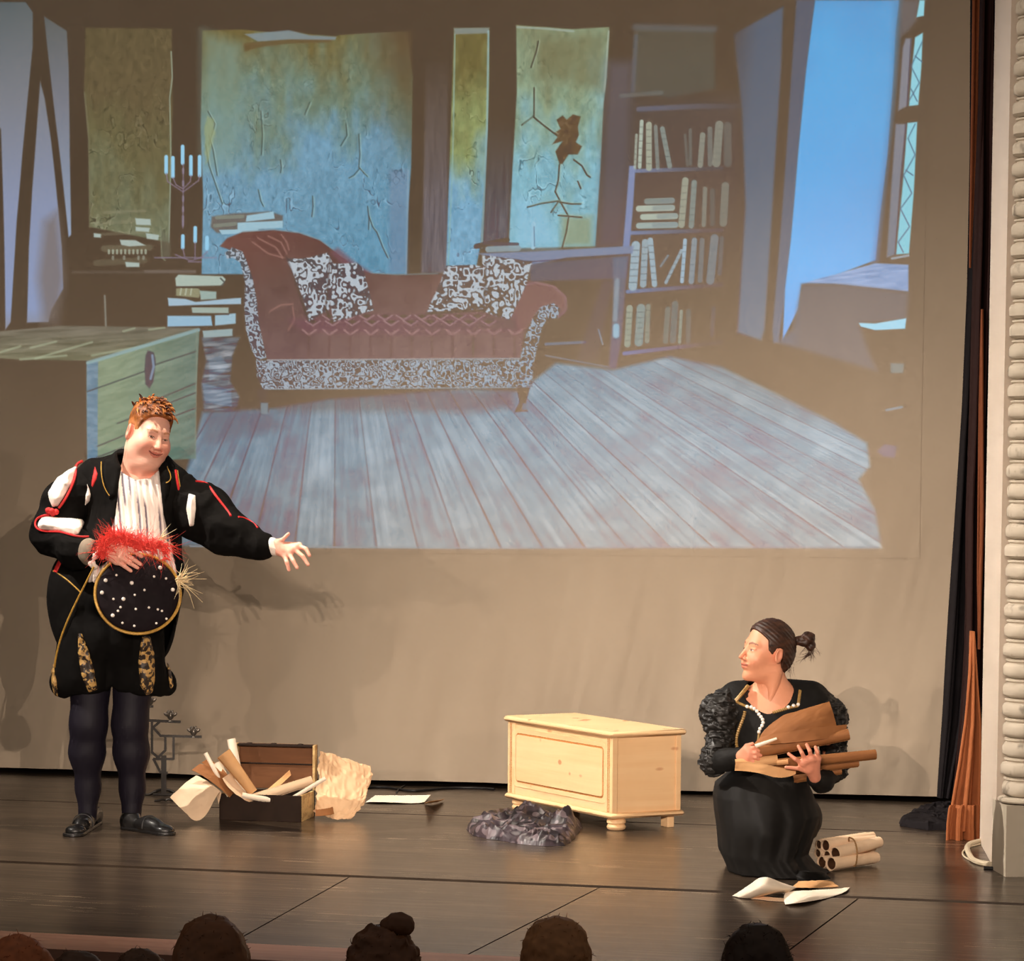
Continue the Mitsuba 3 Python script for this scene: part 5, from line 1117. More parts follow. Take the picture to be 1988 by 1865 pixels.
# sleeves
def wrinkle(P, pts, amp, f, seed): return amp * (meshkit.fbm(P * f, 3, seed) - .5)
def sleeveL(P): return chain(P, armL, [.088, .094, .076, .068, .050], .05) - .012 * noise3(P, 18, 7) - .012 * (.5 - np.abs(2 * meshkit.noise(P * np.array([9, 9, 17]) + 3, 5) - 1))
def sleeveR(P): return chain(P, armR, [.090, .108, .086, .058], .05) - .014 * noise3(P, 18, 8) - .016 * (.5 - np.abs(2 * meshkit.noise(P * np.array([15, 9, 9]) + 3, 5) - 1))
sL, _ = piece('sleeve', H, lambda P: smax(sleeveL(P), -(ln(P - armL[-1]) - .03), .01), *bounds_of(armL, .15), .0052, 'black_cloth', man, None, 'slashed black sleeve, bent across the body')
sR, _ = piece('sleeve', H, lambda P: smax(sleeveR(P), -(ln(P - armR[-1]) - .03), .01), *bounds_of(armR, .15), .0052, 'black_cloth', man, None, 'slashed black sleeve, stretched out')
for poly, yd, lift, par, base in (([(146, 901), (150, 906), (139, 940), (125, 966), (114, 982), (103, 984), (96, 970), (93, 956), (109, 926), (128, 908)], -.02, .020, sL, sleeveL),
                                  ([(74, 1012), (80, 1004), (92, 1001), (113, 1004), (139, 1005), (159, 1008), (164, 1018), (156, 1035), (148, 1037), (117, 1029), (78, 1028), (72, 1021)], -.08, .018, sL, sleeveL),
                                  ([(167, 933), (174, 948), (177, 961), (174, 973), (164, 983), (166, 961), (170, 948)], -.06, .016, sL, lambda P: np.minimum(sleeveL(P), jacket_out(P))),
                                  ([(366, 957), (380, 961), (381, 988), (377, 1020), (368, 1022), (361, 988)], -.10, .016, sR, lambda P: np.minimum(sleeveR(P), jacket_out(P)))):
    f, lo, hi = decal(base, poly, lift, yd, .022, .007, 3); piece('puff', H, f, lo, hi, .0032, 'white_linen', par, label='white linen puff in the slash')
f, lo, hi = decal(lambda P: np.minimum(sleeveL(P), jacket_out(P)), [(184, 903), (191, 919), (189, 930), (181, 947), (177, 942), (180, 923)], .006, -.04, .01); piece('red_slash', H, f, lo, hi, .004, 'red_braid', sL, label='red lined slash')
for pts, r in (([(160, 895), (150, 901), (147, 915), (140, 942), (127, 968), (114, 986)], .0058), ([(96, 1000), (80, 1002), (69, 1012), (70, 1022), (84, 1030), (117, 1032), (148, 1040), (172, 1041)], .0048)):
    braid(sleeveL, pts, r, 'red_braid', 'red_edge', sL, .006)
kn = on(sleeveL, [(101, 992)], .012)[0]
obj('red_knot', H.world(cat_([move(trimesh.creation.icosphere(2, .014), kn + v) for v in ([-.014, 0, .003], [.0, -.006, 0], [.016, 0, -.003], [.004, 0, -.008])])), 'red_braid', sL, label='red ribbon knot')
braid(sleeveR, [(380, 934), (396, 936), (412, 952), (430, 976), (448, 1001)], .0052, 'red_braid', 'red_edge', sR, .004); braid(sleeveR, [(463, 1003), (480, 1008), (500, 1024)], .0046, 'red_braid', 'red_edge', sR, .004)
obj('cuff', H.world(nets(lambda P: ell(P, H(172, 1071, -.235), (.044, .05, .056)) - .006 * noise3(P, 40, 2), *bounds_of([H(172, 1071, -.235)], .09), .005)), 'grey_felt', sL, smooth=True, label='grey turned-back cuff')
def frill(P): return np.minimum(chain(P, [H(189, 1062, -.27), H(186, 1078, -.28), H(179, 1092, -.27), H(185, 1100, -.27)], [.012, .014, .013, .012]), chain(P, [H(186, 1098, -.25), H(190, 1115, -.24), H(184, 1128, -.23)], [.012, .016, .008])) - .010 * noise3(P, 60, 5)
piece('lace_frill', H, frill, *bounds_of([H(188, 1060, -.27), H(184, 1128, -.25)], .05), .0034, 'white_linen', sL, label='white lace at the wrist')
def cuffR(P): return np.maximum(chain(P, [H(508, 1058, -.14), H(526, 1060, -.155), H(533, 1064, -.16)], [.040, .036, .030], .01), -chain(P, [H(520, 1060, -.15), H(545, 1066, -.17)], [.024, .024])) - .006 * noise3(P, 45, 6)
piece('cuff', H, cuffR, *bounds_of([H(508, 1058, -.14), H(534, 1062, -.16)], .06), .0036, 'white_linen', sR, label='white cuff')

# paned trunk hose, tights, shoes
def hose(P):
    d = chain(P, [H(180, 1190, .02), H(168, 1305, .01)], [.125, .128]); d = smin(d, chain(P, [H(258, 1190, .02), H(264, 1305, .01)], [.12, .122]), .03)
    d = smin(smin(d, ell(P, H(238, 1150, -.02), (.19, .185, .12)), .05), ell(P, H(222, 1235, .0), (.165, .165, .12)), .05)
    d = smin(d, sph(P, H(120, 1326, .03), .045), .05); d = smin(d, sph(P, H(318, 1328, .04), .045), .05)
    d = d - .010 * np.abs(np.sin(P[:, 0] * 32 + 2 * np.sin(P[:, 1] * 9))) - .008 * noise3(P, 18, 3)
    hz = np.interp(P[:, 0], [H(a, b)[0] for a, b in ((100, 0), (118, 0), (135, 0), (170, 0), (205, 0), (214, 0), (225, 0), (270, 0), (300, 0), (322, 0))], [H(0, b)[2] for b in (1356, 1360, 1348, 1346, 1342, 1330, 1342, 1350, 1352, 1362)])
    return smax(d, hz - P[:, 2], .02)
hs, _ = piece('trunk_hose', H, hose, *bounds_of([H(110, 1370, 0), H(330, 1130, 0)], .22), .0058, 'black_cloth', man, None, 'black paned trunk hose')
for poly, yd in (([(152, 1228), (160, 1228), (172, 1258), (184, 1300), (190, 1338), (172, 1345), (158, 1310), (151, 1265)], -.10), ([(276, 1228), (292, 1235), (300, 1270), (301, 1320), (296, 1346), (284, 1352), (272, 1330), (268, 1285)], -.10), ([(97, 1302), (104, 1282), (113, 1320), (114, 1352), (105, 1350)], .03), ([(322, 1280), (330, 1290), (338, 1330), (331, 1340)], .03)):
    f, lo, hi = decal(hose, poly, .007, yd, .012, .008, 5); piece('lace_panel', H, f, lo, hi, .0042, 'gold_lace', hs, label='gold lace panel')
for lg, rr_, nm in ((legL, rL, ''), (legR, rR, '')):
    ft = lg[-1]
    piece('stocking', H, lambda P: smax(chain(P, lg, rr_, .04) - .002 * noise3(P, 30, 2), P[:, 2] - H(0, 1300)[2], .01), *bounds_of(lg, .12), .0065, 'navy_tights', man, None, 'dark navy stocking')
def shoe(heel, toe, ank):
    heel, toe = heel.copy(), toe.copy(); heel[2] = toe[2] = 0; d = toe - heel; L = np.linalg.norm(d); X = d / L; Y = np.array([-X[1], X[0], 0])
    R = np.stack([X, Y, [0, 0, 1]], 1); loc = lambda P: (P - heel) @ R
    def up(P):
        q = loc(P); z = q[:, 2:3]; S = np.concatenate([q[:, :1], q[:, 1:2], z * 1.0], 1)
        f = ell(S, (.045, 0, .03), (.055, .036, .05)); f = smin(f, ell(S, (L * .55, 0, .026), (.085, .042, .042)), .03); f = smin(f, ell(S, (L * .82, .0, .018), (.052, .043, .026)), .02)
        f = smin(f, cap(P, heel + X * .055 + [0, 0, .05], ank, .034, .036), .02)
        f = smax(f, -(ell(q, (.05, 0, .115), (.042, .034, .06))), .006)
        return smax(f, .006 - q[:, 2], .003)
    a, _ = piece('shoe', H, lambda P: smax(up(P), loc(P)[:, 2] - .075, .004), *bounds_of([heel, toe], .08), .0036, 'black_leather', man, None, 'shiny black loafer')
    def sole(P):
        q = loc(P); e = np.minimum(np.hypot((q[:, 0] - .04) / 1.3, q[:, 1]) - .034, cap(np.stack([q[:, 0], q[:, 1], 0 * q[:, 2]], 1), [.04, 0, 0], [L - .045, 0, 0], .034, .044))
        return smax(e, np.abs(q[:, 2] - .007) - .0068, .002)
    piece('sole', H, sole, *bounds_of([heel, toe], .06), .0036, 'black_leather', a)
    def strap(P):
        q = loc(P); return smax(np.maximum(up(P) - .004, -(up(P) + .003)), smax(np.abs(q[:, 0] - L * .52) - .014, .016 - q[:, 2], .002), .002)
    piece('strap', H, strap, *bounds_of([heel, toe], .06), .0034, 'black_leather', a)
shoe(H.g(187, 1597), H.g(138, 1625), legL[-1]); shoe(H.g(240, 1608), H.g(334, 1622), legR[-1])

# ------------------------------------------------------------------ the feathered hat in his hand
hat = thing('hat', 'round dark velvet hat with pearls and red feathers, held by the standing man', 'hat')
hc0 = H(267, 1153, -.275); Rh = euler(yaw=8, pitch=-8)
def hatf(P):
    q = (P - hc0) @ Rh; r = np.hypot(q[:, 0] / .172, q[:, 2] / .160); dome = .030 * np.sqrt(np.clip(1 - r * r, 0, 1)) + .006
    d = np.maximum((r - 1) * .16, np.abs(q[:, 1]) - dome) - .006 * noise3(q, 26, 4); return smax(d, (r - 1) * .16, .01)
piece('crown', H, hatf, *bounds_of([hc0], .2), .005, 'dark_velvet', hat)
a = np.linspace(0, 2 * np.pi, 72)[:-1]; Q = np.stack([.174 * np.cos(a), -.008 + .004 * np.sin(5 * a), .162 * np.sin(a)], 1) @ Rh.T + hc0
obj('gold_rim', H.world(tube(Q, .0068, 8, closed=True)), 'gold_braid', hat, label='gold braided rim')
for x, y in ((595, 940), (450, 1010), (800, 1045), (400, 1175), (840, 1205), (555, 1260), (690, 1260), (650, 1370), (855, 1395), (1030, 1375), (545, 1480), (675, 1580), (835, 1620), (1180, 840), (1100, 960), (1260, 985), (1350, 1135), (1205, 1420), (1150, 1400), (1265, 1525), (1130, 1585), (615, 1420), (970, 1140)):
    p = surface_hit(hatf, H, 140 + x / 6.908, 980 + y / 6.908, -.45, -.1); big = (x, y) in ((450, 1010), (800, 1045), (400, 1175), (545, 1480), (1180, 840), (1350, 1135), (690, 1260))
    obj('pearl', H.world(move(trimesh.creation.icosphere(2, .0085 if big else .0055), p - [0, .003, 0])), 'pearl', hat)
g = np.random.default_rng(12)
path = smooth_path(np.array([H(200, 1084, -.30), H(203, 1062, -.31), H(216, 1050, -.31), H(240, 1052, -.325), H(268, 1062, -.325), H(300, 1066, -.32), H(322, 1072, -.30)]), 60)
roots, dirs = [], []
for k in range(1000):
    t = g.uniform(0, 1); p = path[int(t * 59)] + g.normal(0, .011, 3) + np.array([0, 0, .012]); roots.append(p)
    dirs.append(np.array([g.normal(.12 if t < .75 else .6, .75), g.normal(-.35, .4), (g.normal(.75, .6) if t < .8 else g.normal(-.1, .6))]))
obj('red_plume', H.world(strands(roots, dirs, .052, .0014, .55, 3, curl=.35)), 'red_feather', hat, smooth=True, label='fluffy red feathers', kind='stuff')
obj('plume_quill', H.world(tube(path, .009, 8)), 'red_feather', hat + '__red_plume')
obj('feather_band', H.world(tube([H(308, 1064, -.325), H(314, 1085, -.325)], .0105, 10)), 'white_linen', hat, label='white band on the feather'); obj('feather_tip', H.world(tube(smooth_path(np.array([H(314, 1085, -.325), H(322, 1084, -.325), H(331, 1088, -.32)]), 8), np.linspace(.009, .002, 8), 8)), 'red_feather', hat)
def tassel(root, dr_, n, L, spread, seed, name, r=.0026):
    gg = np.random.default_rng(seed); D = [np.array(dr_) + gg.normal(0, spread, 3) * [1, .5, 1] for _ in range(n)]; return obj(name, H.world(strands([root + gg.normal(0, .006, 3) for _ in D], D, L, r, .5, seed, curl=.2)), 'cream_feather', hat, smooth=True, label='cream feather strands', kind='stuff')
tassel(H(344, 1128, -.27), (.9, 0, .15), 46, .062, .65, 4, 'cream_tassel'); tassel(H(313, 1046, -.31), (.6, 0, .4), 12, .034, .5, 6, 'cream_tassel')
# ================================================================== the woman
wf = Frame(1490, 1690)
W = wf
woman = thing('person', 'kneeling woman in a black dress with gold trim, clutching brown scrolls', 'person')
prin('black_dress', tint((14, 13, 12), (22, 20, 18), lambda p: FB(p.x * 40, p.y * 40, p.z * 40, 3)), 0.7, 0.2, sheen=0.2)
prin('black_satin', tint((14, 13, 12), (34, 31, 28), lambda p: FB(p.x * 60, p.y * 60, p.z * 60, 3)), 0.5, 0.4, sheen=0.2)
prin('antique_gold', tint((176, 142, 84), (130, 98, 50), lambda p: N(p.x * 150, p.y * 150, p.z * 150)), 0.42, 0.6, metallic=0.2)
wh = Head(euler(yaw=-71, pitch=0, roll=7), .945, (.031, -.085, 0), W(1459, 1261.5, -.075))
wneck_a, wneck_b = W(1502, 1352, .02), wh.p((0, .025, -.07))
wtorso = lambda P: smin(smin(ell(P, W(1502, 1415, .03), (.158, .115, .155)), ell(P, W(1492, 1490, .03), (.135, .115, .12)), .07), cap(P, W(1432, 1362, .03), W(1572, 1362, .03), .052), .06)
warmL = [W(1425, 1368, .02), W(1400, 1420, .0), W(1388, 1476, -.06), W(1440, 1466, -.19)]
warmR = [W(1578, 1368, .03), W(1612, 1425, .02), W(1618, 1490, -.04), W(1586, 1508, -.19)]
wlegs = [[W(1460, 1530, .05), W(1450, 1640, -.10), W(1455, 1668, .16)], [W(1525, 1530, .05), W(1530, 1640, -.08), W(1530, 1668, .20)]]
def woman_body(P):
    d = wtorso(P); d = smin(d, cap(P, wneck_a, wneck_b, .060, .050), .05)
    for A, r in ((warmL, [.046, .040, .034, .024]), (warmR, [.046, .040, .034, .024])): d = smin(d, chain(P, A, r), .03)
    for A in wlegs: d = smin(d, chain(P, A, [.075, .055, .035]), .03)
    return d
WS = (216, 148, 114)
w0 = nets(woman_body, *bounds_of(warmL + warmR + wlegs[0] + wlegs[1], .16), .008)
def woman_head(P):
    d = head_sdf(wh.q(P), -.6, .7, 1.0) * wh.s; d = smin(d, cap(P, wneck_a, wneck_b, .054, .045), .03)
    d = smin(d, cap(P, wh.p((.046, .03, -.08)), W(1492, 1372, -.05), .011, .007), .04)           # the neck cord on the near side
    return d
whead = nets(woman_head, *bounds_of([wh.p((0, 0, 0)), wneck_a], .155), .0028)
wch = skin_colour(wh.q(np.array(whead.vertices)), WS, (188, 104, 84), (88, 54, 38), .6, smile=.6, squint=.8)
# her left hand (image right) spread over the scrolls
ww = W(1582, 1508, -.245)
wp = [W(1571, 1494, -.285), W(1557, 1481, -.30), W(1565, 1475, -.305), W(1576, 1472, -.305), W(1587, 1472, -.295)]
wfn = [[W(1566, 1497, -.285), W(1548, 1491, -.305), W(1526, 1489, -.305)], [W(1556, 1481, -.30), W(1544, 1473, -.318), W(1531, 1463, -.312)], [W(1563, 1475, -.305), W(1557, 1461, -.322), W(1550, 1448, -.314)], [W(1575, 1471, -.305), W(1572, 1457, -.322), W(1566, 1445, -.314)], [W(1587, 1472, -.295), W(1587, 1460, -.312), W(1583, 1450, -.306)]]
whR = nets(lambda P: hand_sdf(P, ww, wp, wfn, .0086, .0135, .022), *bounds_of([ww] + sum(wfn, []), .04), .0026)
# her right hand (image left) closing round a roll
wl2 = W(1438, 1467, -.20)
wp2 = [W(1450, 1454, -.235), W(1454, 1460, -.24), W(1455, 1467, -.24), W(1453, 1473, -.235)]
wf2 = [[W(1450, 1453, -.235), W(1463, 1451, -.25), W(1473, 1457, -.245)], [W(1454, 1460, -.24), W(1467, 1461, -.255), W(1477, 1466, -.25)], [W(1455, 1467, -.24), W(1467, 1470, -.253), W(1475, 1475, -.246)], [W(1452, 1473, -.235), W(1462, 1478, -.245), W(1469, 1482, -.24)], [W(1441, 1457, -.215), W(1449, 1447, -.225), W(1461, 1443, -.23)]]
whL = nets(lambda P: hand_sdf(P, wl2, wp2, wf2, .0086, .0135, .022), *bounds_of([wl2] + sum(wf2, []), .04), .0026)
for m in (w0, whead, whR, whL):
    if m.volume < 0: m.invert()
hc2 = lambda m: np.tile(lin((214, 140, 112)), (len(m.vertices), 1))
obj('body', W.world(cat_([w0, whead, whR, whL])), 'skin', woman, smooth=True, color=np.vstack([np.tile(lin(WS), (len(w0.vertices), 1)), wch, hc2(whR), hc2(whL)]))
whl = ([-.12, -.070, -.055, -.035, -.030, -.012, .0, .030, .045, .12], [.092, .082, .066, .046, .010, -.008, .020, .018, -.072, -.095])
def woman_hair(P):
    q = wh.q(P); fine = .0022 * np.sin(q[:, 2] * 330 + q[:, 1] * 260)
    d = smin(ell(q, (0, .012, .032), (.074, .094, .092)) - .009, ell(q, (0, .05, -.015), (.064, .062, .075)), .03) - .4 * fine - .004 * noise3(q, 30, 3)
    d = smax(d, hair_region(q, whl), .006) * wh.s
    return d
def brown(v):
    t = np.clip(meshkit.fbm(v * np.array([40, 40, 90]), 3, 3) * 1.6 - .4, 0, 1)[:, None]; return lin((34, 20, 14)) * (1 - t) + lin((70, 42, 27)) * t
hk2, _ = piece('hair', W, woman_hair, *bounds_of([wh.p((0, .02, .02))], .15), .0030, 'hair', woman, brown, 'dark brown hair drawn back')
bun = lambda P: smin(smin(cap(P, W(1550, 1243, -.0), W(1566, 1243, .0), .018, .026), sph(P, W(1570, 1238, .0), .024), .01), sph(P, W(1574, 1255, .0), .018), .012) - .016 * noise3(P, 55, 6)
piece('bun', W, bun, *bounds_of([W(1566, 1246, 0)], .08), .0032, 'hair', hk2, brown, 'small loose bun')
g = np.random.default_rng(8); rt, dd = [], []
for k in range(40): rt.append(W(1574, 1256, 0) + g.normal(0, .006, 3)); dd.append(np.array([g.normal(.1, .5), g.normal(0, .4), -1 + g.normal(0, .4)]))
for k in range(14): rt.append(W(1572, 1268, 0) + g.normal(0, .003, 3)); dd.append(np.array([-1.0 + g.normal(0, .12), 0, -.62 + g.normal(0, .1)]))
for k in range(12): rt.append(wh.p((.03, .095, -.06 + .004 * k)) + g.normal(0, .004, 3)); dd.append(np.array([.2, .1, -1]) + g.normal(0, .2, 3))
ms = strands(rt, dd, .045, .0011, .2, 5); obj('loose_strands', W.world(ms), 'hair', hk2, smooth=True, color=np.tile(lin((58, 36, 24)), (len(ms.vertices), 1)), kind='stuff')

# bodice with a square neckline edged in gold
nk = np.array([W(a, b, -.08)[[0, 2]] for a, b in [(1470, 1318), (1457, 1331), (1446, 1348), (1452, 1360), (1464, 1372), (1478, 1382), (1490, 1386), (1519, 1379), (1536, 1362), (1546, 1340), (1538, 1318)]])
bod0 = lambda P: smin(wtorso(P) - .012, cap(P, W(1430, 1358, .03), W(1574, 1358, .03), .062), .05)
def bodice(P):
    o = bod0(P) - .006 * noise3(P, 20, 5); d = np.maximum(o, -(o + .012))
    d = smax(d, -np.maximum(poly2(P[:, 0], P[:, 2], nk), P[:, 1] - .03), .004)
    d = smax(d, -(cap(P, wneck_a, wneck_b, .06, .058)), .006)
    return smax(d, W(1490, 1530, 0)[2] - P[:, 2], .01)
bd, _ = piece('bodice', W, bodice, *bounds_of([W(1420, 1530, .03), W(1590, 1330, .03)], .17), .0052, 'black_dress', woman, None, 'black bodice')
def won(f, pts, lift=.004): return np.array([surface_hit(f, W, a, b, -.5, .3) - np.array([0, lift, 0]) for a, b in pts])
def trim(pts, r, name, lift=.002, rough=.0):
    P = smooth_path(won(bod0, pts, lift), 10 * len(pts)); rr = r * (1 + rough * np.sin(np.arange(len(P)) * 2.1)); return obj(name, W.world(tube(P, rr, 7)), 'antique_gold', bd, label='gold braid on the bodice')
trim([(1452, 1331), (1440, 1346), (1428, 1360)], .0075, 'gold_trim'); trim([(1428, 1360), (1440, 1367), (1452, 1372), (1464, 1378)], .0055, 'gold_trim')
trim([(1446, 1380), (1441, 1398), (1434, 1416), (1430, 1434), (1431, 1450)], .0062, 'gold_trim', rough=.2); trim([(1553, 1340), (1551, 1356), (1549, 1370)], .0062, 'gold_trim'); trim([(1549, 1370), (1535, 1373), (1520, 1377), (1500, 1383)], .0055, 'gold_trim', rough=.15)
trim([(1474, 1420), (1472, 1436), (1470, 1450)], .005, 'gold_trim', rough=.2)
for p in won(bod0, [(1450, 1371), (1458, 1372), (1464, 1375), (1469, 1380), (1473, 1386), (1477, 1391), (1480, 1396), (1481, 1402), (1479, 1408), (1475, 1414), (1473, 1420), (1549, 1367), (1540, 1369), (1530, 1372)], .006):
    obj('bead', W.world(move(trimesh.creation.icosphere(2, .0072), p)), 'pearl', bd)
# sleeves, ruched
ruch = lambda P, s: .016 * (1 - np.abs(2 * meshkit.noise(P * np.array([34, 34, 60]) + s, 3) - 1)) + .012 * (1 - np.abs(2 * meshkit.noise(P * 75 + s, 5) - 1)) + .012 * noise3(P, 30, 4)
def wsL(P): return smin(chain(P, [W(1428, 1360, .02), W(1397, 1384, .0), W(1399, 1422, -.02)], [.048, .054, .040], .03), chain(P, [W(1396, 1440, -.03), W(1386, 1476, -.06)], [.032, .042], .02), .012) - ruch(P, 0) + .006
def wsL2(P): return chain(P, [W(1386, 1482, -.06), W(1412, 1474, -.125), W(1437, 1467, -.185)], [.046, .040, .032], .02) - .006 * noise3(P, 26, 5)
piece('sleeve', W, wsL, *bounds_of([W(1424, 1362, .02), W(1384, 1490, -.06)], .12), .0046, 'black_satin', woman, None, 'ruched black puff sleeve')
piece('cuff', W, wsL2, *bounds_of([W(1392, 1488, -.07), W(1440, 1468, -.19)], .08), .0046, 'black_dress', woman, None, 'plain black lower sleeve')
def wsR(P): return smin(chain(P, [W(1580, 1360, .03), W(1606, 1392, .03), W(1616, 1435, .02)], [.048, .056, .040], .03), chain(P, [W(1618, 1450, .0), W(1620, 1490, -.04)], [.034, .040], .02), .012) - ruch(P, 4) + .008
def wsR2(P): return chain(P, [W(1618, 1496, -.05), W(1596, 1516, -.15), W(1582, 1512, -.225)], [.036, .042, .030], .02) - .008 * noise3(P, 26, 5)
piece('sleeve', W, wsR, *bounds_of([W(1580, 1360, .03), W(1620, 1490, -.04)], .12), .0046, 'black_satin', woman, None, 'ruched black puff sleeve')
piece('cuff', W, wsR2, *bounds_of([W(1618, 1496, -.05), W(1582, 1512, -.225)], .08), .0046, 'black_dress', woman, None, 'plain black lower sleeve')
# the skirt: rings from the waist to the floor, folds growing downwards
secs = [(1476, 1436, 1556, .11), (1490, 1424, 1562, .14), (1520, 1390, 1568, .19), (1545, 1386, 1577, .22), (1580, 1389, 1590, .24), (1610, 1394, 1579, .25), (1640, 1397, 1568, .255), (1660, 1399, 1560, .26), (1680, 1408, 1574, .265), (1697, 1414, 1600, .27)]
nr_, na_ = 70, 180; py_ = np.linspace(secs[0][0], secs[-1][0], nr_); A_ = np.arange(na_) / na_ * 2 * np.pi
sec = np.array(secs, float); V = np.zeros((nr_, na_, 3)); g = np.random.default_rng(4)
for i, y in enumerate(py_):
    l, r, dep = [np.interp(y, sec[:, 0], sec[:, k]) for k in (1, 2, 3)]; t = i / (nr_ - 1)
    yc = .02; a, b = W(l, y, yc), W(r, y, yc); c, hw = (a + b) / 2, (b[0] - a[0]) / 2
    ca, sa = np.cos(A_), np.sin(A_); pw = .86
    X = c[0] + hw * np.sign(ca) * np.abs(ca) ** pw; Y = yc + dep * np.sign(sa) * np.abs(sa) ** pw
    f = t ** 1.2 * (.018 * np.sin(5 * A_ + 1.2 + 1.5 * t) + .012 * np.sin(11 * A_ + 3 * t + .5) + .005 * np.sin(23 * A_ + 2 * t)) * (1 - .55 * np.abs(ca))
    knee = .05 * np.exp(-((X - W(1478, 0, 0)[0]) / .07) ** 2 - ((y - 1600) / 45) ** 2) * (sa < 0) + .03 * np.exp(-((X - W(1420, 0, 0)[0]) / .035) ** 2 - ((y - 1620) / 60) ** 2) * (sa < 0)
    V[i] = np.stack([X + f * ca, Y + f * sa - knee, np.full(na_, c[2])], 1)
bz = V[-1, :, 2].mean(); V[..., 2] = np.where(V[..., 2] < .35, V[..., 2] - bz * np.clip((.35 - V[..., 2]) / .35, 0, 1) / (1 - bz / .35 if False else 1), V[..., 2])
V[-1, :, 2] = .003; V[..., 2] = np.maximum(V[..., 2], .003)
F = grid_faces(nr_, na_, wrap=True); Vf = V.reshape(-1, 3)
top, bot = len(Vf), len(Vf) + 1; Vf = np.vstack([Vf, V[0].mean(0), V[-1].mean(0)]); j = np.arange(na_)
F = np.vstack([F, np.stack([j * 0 + top, j, (j + 1) % na_], 1), np.stack([j * 0 + bot, (nr_ - 1) * na_ + (j + 1) % na_, (nr_ - 1) * na_ + j], 1)])
sk = trimesh.Trimesh(Vf, F, process=False)
if sk.volume < 0: sk.invert()
skirt = obj('skirt', W.world(sk), 'black_dress', woman, smooth=50, label='long black skirt spread on the floor')
tail = sheet([[W.g(1545, 1690, .03), W.g(1548, 1710, .003)], [W.g(1575, 1690, .045), W.g(1580, 1708, .003)], [W.g(1600, 1694, .02), W.g(1612, 1706, .003)]], 30, 20, .006, 14, 5, .003)
obj('hem', W.world(tail), 'black_dress', skirt)
fl2 = sheet([[W(1562, 1530, -.02), W(1560, 1570, -.05), W(1556, 1620, -.06)], [W(1578, 1550, .0), W(1584, 1585, -.02), W(1574, 1625, -.03)], [W(1572, 1545, .05), W(1594, 1582, .04), W(1580, 1625, .04)]], 30, 30, .006, 14, 6, .003)
obj('flounce', W.world(fl2), 'black_dress', skirt)

# ------------------------------------------------------------------ the scrolls and sheets in her arms
hg = 'rolls and sheets in the kneeling woman\'s arms'
def wscroll(label, a, b, r0, r1, mt='kraft', **k): return scroll(label, a, b, r0, r1, mt, None, W, **k)
leaf('broad brown sheet of paper, uppermost of those in the kneeling woman\'s arms', [[(1474, 1436, -.20), (1486, 1415, -.20), (1520, 1388, -.19)], [(1540, 1424, -.25), (1552, 1398, -.24), (1566, 1374, -.20)], [(1624, 1408, -.22), (1618, 1384, -.21), (1610, 1361, -.18)]], 'kraft_dark', 41, .003, (40, 30), fr_=W)
leaf('brown folded sheet just below the uppermost one in the kneeling woman\'s arms', [[(1462, 1446, -.215), (1476, 1430, -.21)], [(1550, 1440, -.27), (1556, 1416, -.26)], [(1642, 1428, -.23), (1644, 1406, -.22)]], 'kraft_dark', 42, .003, (40, 18), fr_=W)
wscroll('light brown roll passing behind the spread fingers of the kneeling woman', (1468, 1459, -.225), (1648, 1425, -.235), .026, .021, 'kraft_dark')
wscroll('short pale rolled edge beside the kneeling woman\'s right hand', (1466, 1448, -.25), (1508, 1433, -.255), .007, .004, 'paper')
wscroll('long brown scroll reaching furthest right under the kneeling woman\'s hand', (1476, 1486, -.20), (1700, 1464, -.17), .020, .019, 'kraft_dark')
wscroll('brown scroll beneath the longest one in the kneeling woman\'s arms', (1500, 1500, -.17), (1666, 1480, -.15), .017, .016, 'kraft_dark')
wscroll('shortest and lowest brown scroll in the kneeling woman\'s arms', (1540, 1512, -.13), (1633, 1494, -.13), .016, .016, 'kraft_dark')
wscroll('tan scroll with a pale edge at the far left of the kneeling woman\'s armful', (1428, 1484, -.225), (1510, 1474, -.245), .021, .018, 'kraft')
leaf('tan sheet drooping over the lap of the kneeling woman', [[(1426, 1496, -.235), (1428, 1478, -.245)], [(1470, 1500, -.27), (1478, 1482, -.27)], [(1510, 1509, -.275), (1516, 1490, -.275)], [(1545, 1502, -.265), (1546, 1492, -.265)]], 'kraft', 43, .003, (36, 16), fr_=W)
wscroll('small tan roll showing between the thumb and first finger of the kneeling woman', (1508, 1480, -.265), (1530, 1478, -.27), .009, .009, 'kraft')

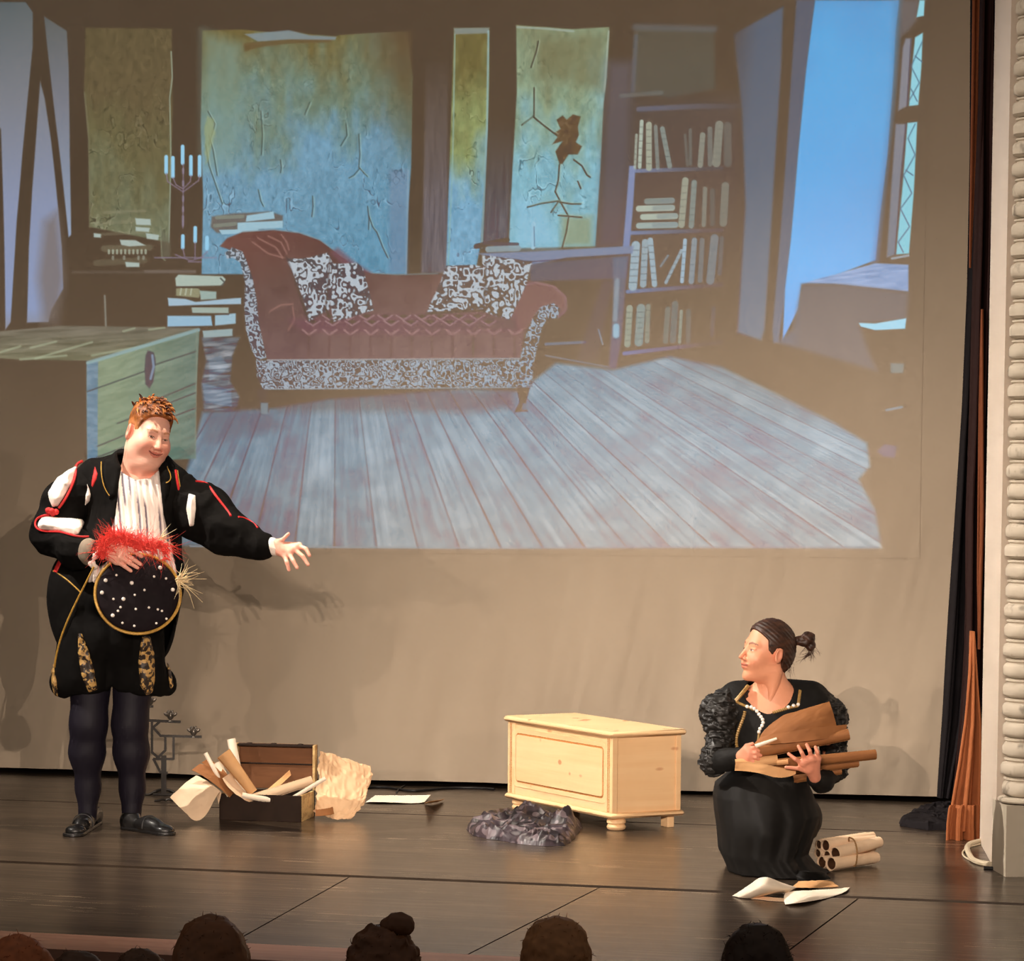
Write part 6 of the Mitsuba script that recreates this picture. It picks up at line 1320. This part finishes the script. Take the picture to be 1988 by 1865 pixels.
# ------------------------------------------------------------------ heads of the audience below the stage
prin('audience_cloth', (30, 26, 26), 0.8, 0.2)
def spectator(px, top, Z, yaw, hair_c, label, size=1.0, style='short', seed=1, tilt=0.0):
    fr = Frame(px, 0, Z=Z)
    t = fr(px, top, 0); hd = Head(euler(yaw=180 + yaw, roll=tilt), size, (0, .01, .142), t)
    k = thing('person', label, 'person', 'heads of the audience in front of the stage')
    na, nb = hd.p((0, .03, -.20)), hd.p((0, .02, -.07)); sw = .19 * size
    sh = hd.p((0, .05, -.27))
    def bodyf(P):
        d = smin(head_sdf(hd.q(P)) * size, cap(P, na, nb, .058, .052), .03)
        d = smin(d, cap(P, sh + [-sw, 0, -.03], sh + [sw, 0, -.03], .06), .08); return smin(d, ell(P, sh + [0, 0, -.22], (.2, .13, .26)), .08)
    m = nets(bodyf, *bounds_of([hd.p((0, 0, .0)), sh + [0, 0, -.25]], .30), .009)
    if m.volume < 0: m.invert()
    obj('body', fr.world(m), 'skin', k, smooth=True, color=np.tile(lin((170, 116, 92)), (len(m.vertices), 1)))
    piece('clothes', fr, lambda P: smax(smin(cap(P, sh + [-sw, 0, -.03], sh + [sw, 0, -.03], .072), ell(P, sh + [0, 0, -.22], (.215, .145, .26)), .08), P[:, 2] - (sh[2] + .045), .02), *bounds_of([sh, sh + [0, 0, -.25]], .32), .012, 'audience_cloth', k)
    hl = {'short': ([-.12, -.06, -.03, .0, .030, .045, .12], [.08, .06, .01, .015, .015, -.06, -.08]), 'long': ([-.12, -.06, -.04, -.03, .12], [.08, .06, -.14, -.17, -.19])}[style]
    def hr(P):
        q = hd.q(P); d = ell(q, (0, .012, .032), (.080, .10, .098)) - .010 - (.018 if style == 'short' else .03) * noise3(q, 26 + 8 * (seed % 3), seed)
        if style == 'long': d = smin(d, ell(q, (0, .04, -.07), (.088, .068, .115)) - .02 * noise3(q, 22, seed + 2), .05)
        return smax(d, hair_region(q, hl), .01) * size
    hk, hm = piece('hair', fr, hr, *bounds_of([hd.p((0, .01, -.03))], .21), .005, 'hair', k, lambda v: np.tile(lin(hair_c), (len(v), 1)) * (.7 + .6 * meshkit.fbm(v * 60, 2, seed))[:, None])
    g = np.random.default_rng(seed); R_, D_ = [], []
    for i in range(260):
        v = hm.vertices[int(g.integers(len(hm.vertices)))]; n_ = v - hd.p((0, .01, .0)); n_ /= np.linalg.norm(n_); R_.append(v - n_ * .004); D_.append(n_ * .7 + g.normal(0, .5, 3) + [0, 0, .15])
    st = strands(R_, D_, .013, .0016, .4, seed, n=5, sides=3, curl=.3); obj('strands', fr.world(st), 'hair', hk, smooth=True, color=np.tile(lin(hair_c), (len(st.vertices), 1)), kind='stuff')
    return fr, hd, hk
spectator(36, 1812, 7.9, 8, (176, 100, 58), 'spectator with fluffy reddish hair in the bottom left corner', 1.0, 'short', 3)
spectator(150, 1843, 8.5, -5, (84, 56, 38), 'dark haired spectator second from the left edge, barely showing', .98, 'short', 4)
spectator(272, 1839, 9.2, 4, (88, 58, 38), 'spectator with dark hair between the lowest head and the big tousled head', .96, 'short', 5)
spectator(410, 1774, 7.6, 14, (120, 76, 46), 'spectator with short tousled brown hair, largest head at the left', 1.0, 'short', 6)
frs, hds, hks = spectator(742, 1794, 7.6, -6, (104, 66, 42), 'spectator with long brown hair and a small knot on top', 1.02, 'long', 7)
piece('hair_knot', frs, lambda P: ell(P, frs(772, 1794, 0), (.042, .04, .026)) - .02 * noise3(P, 40, 3), *bounds_of([frs(772, 1794, 0)], .08), .005, 'hair', hks, lambda v: np.tile(lin((104, 66, 42)), (len(v), 1)))
spectator(1080, 1776, 7.7, -10, (168, 116, 74), 'spectator with smooth light brown hair below the pine chest', .95, 'short', 8)
spectator(1470, 1789, 7.7, 6, (58, 40, 30), 'spectator with very dark smooth hair below the kneeling woman', .93, 'short', 9)
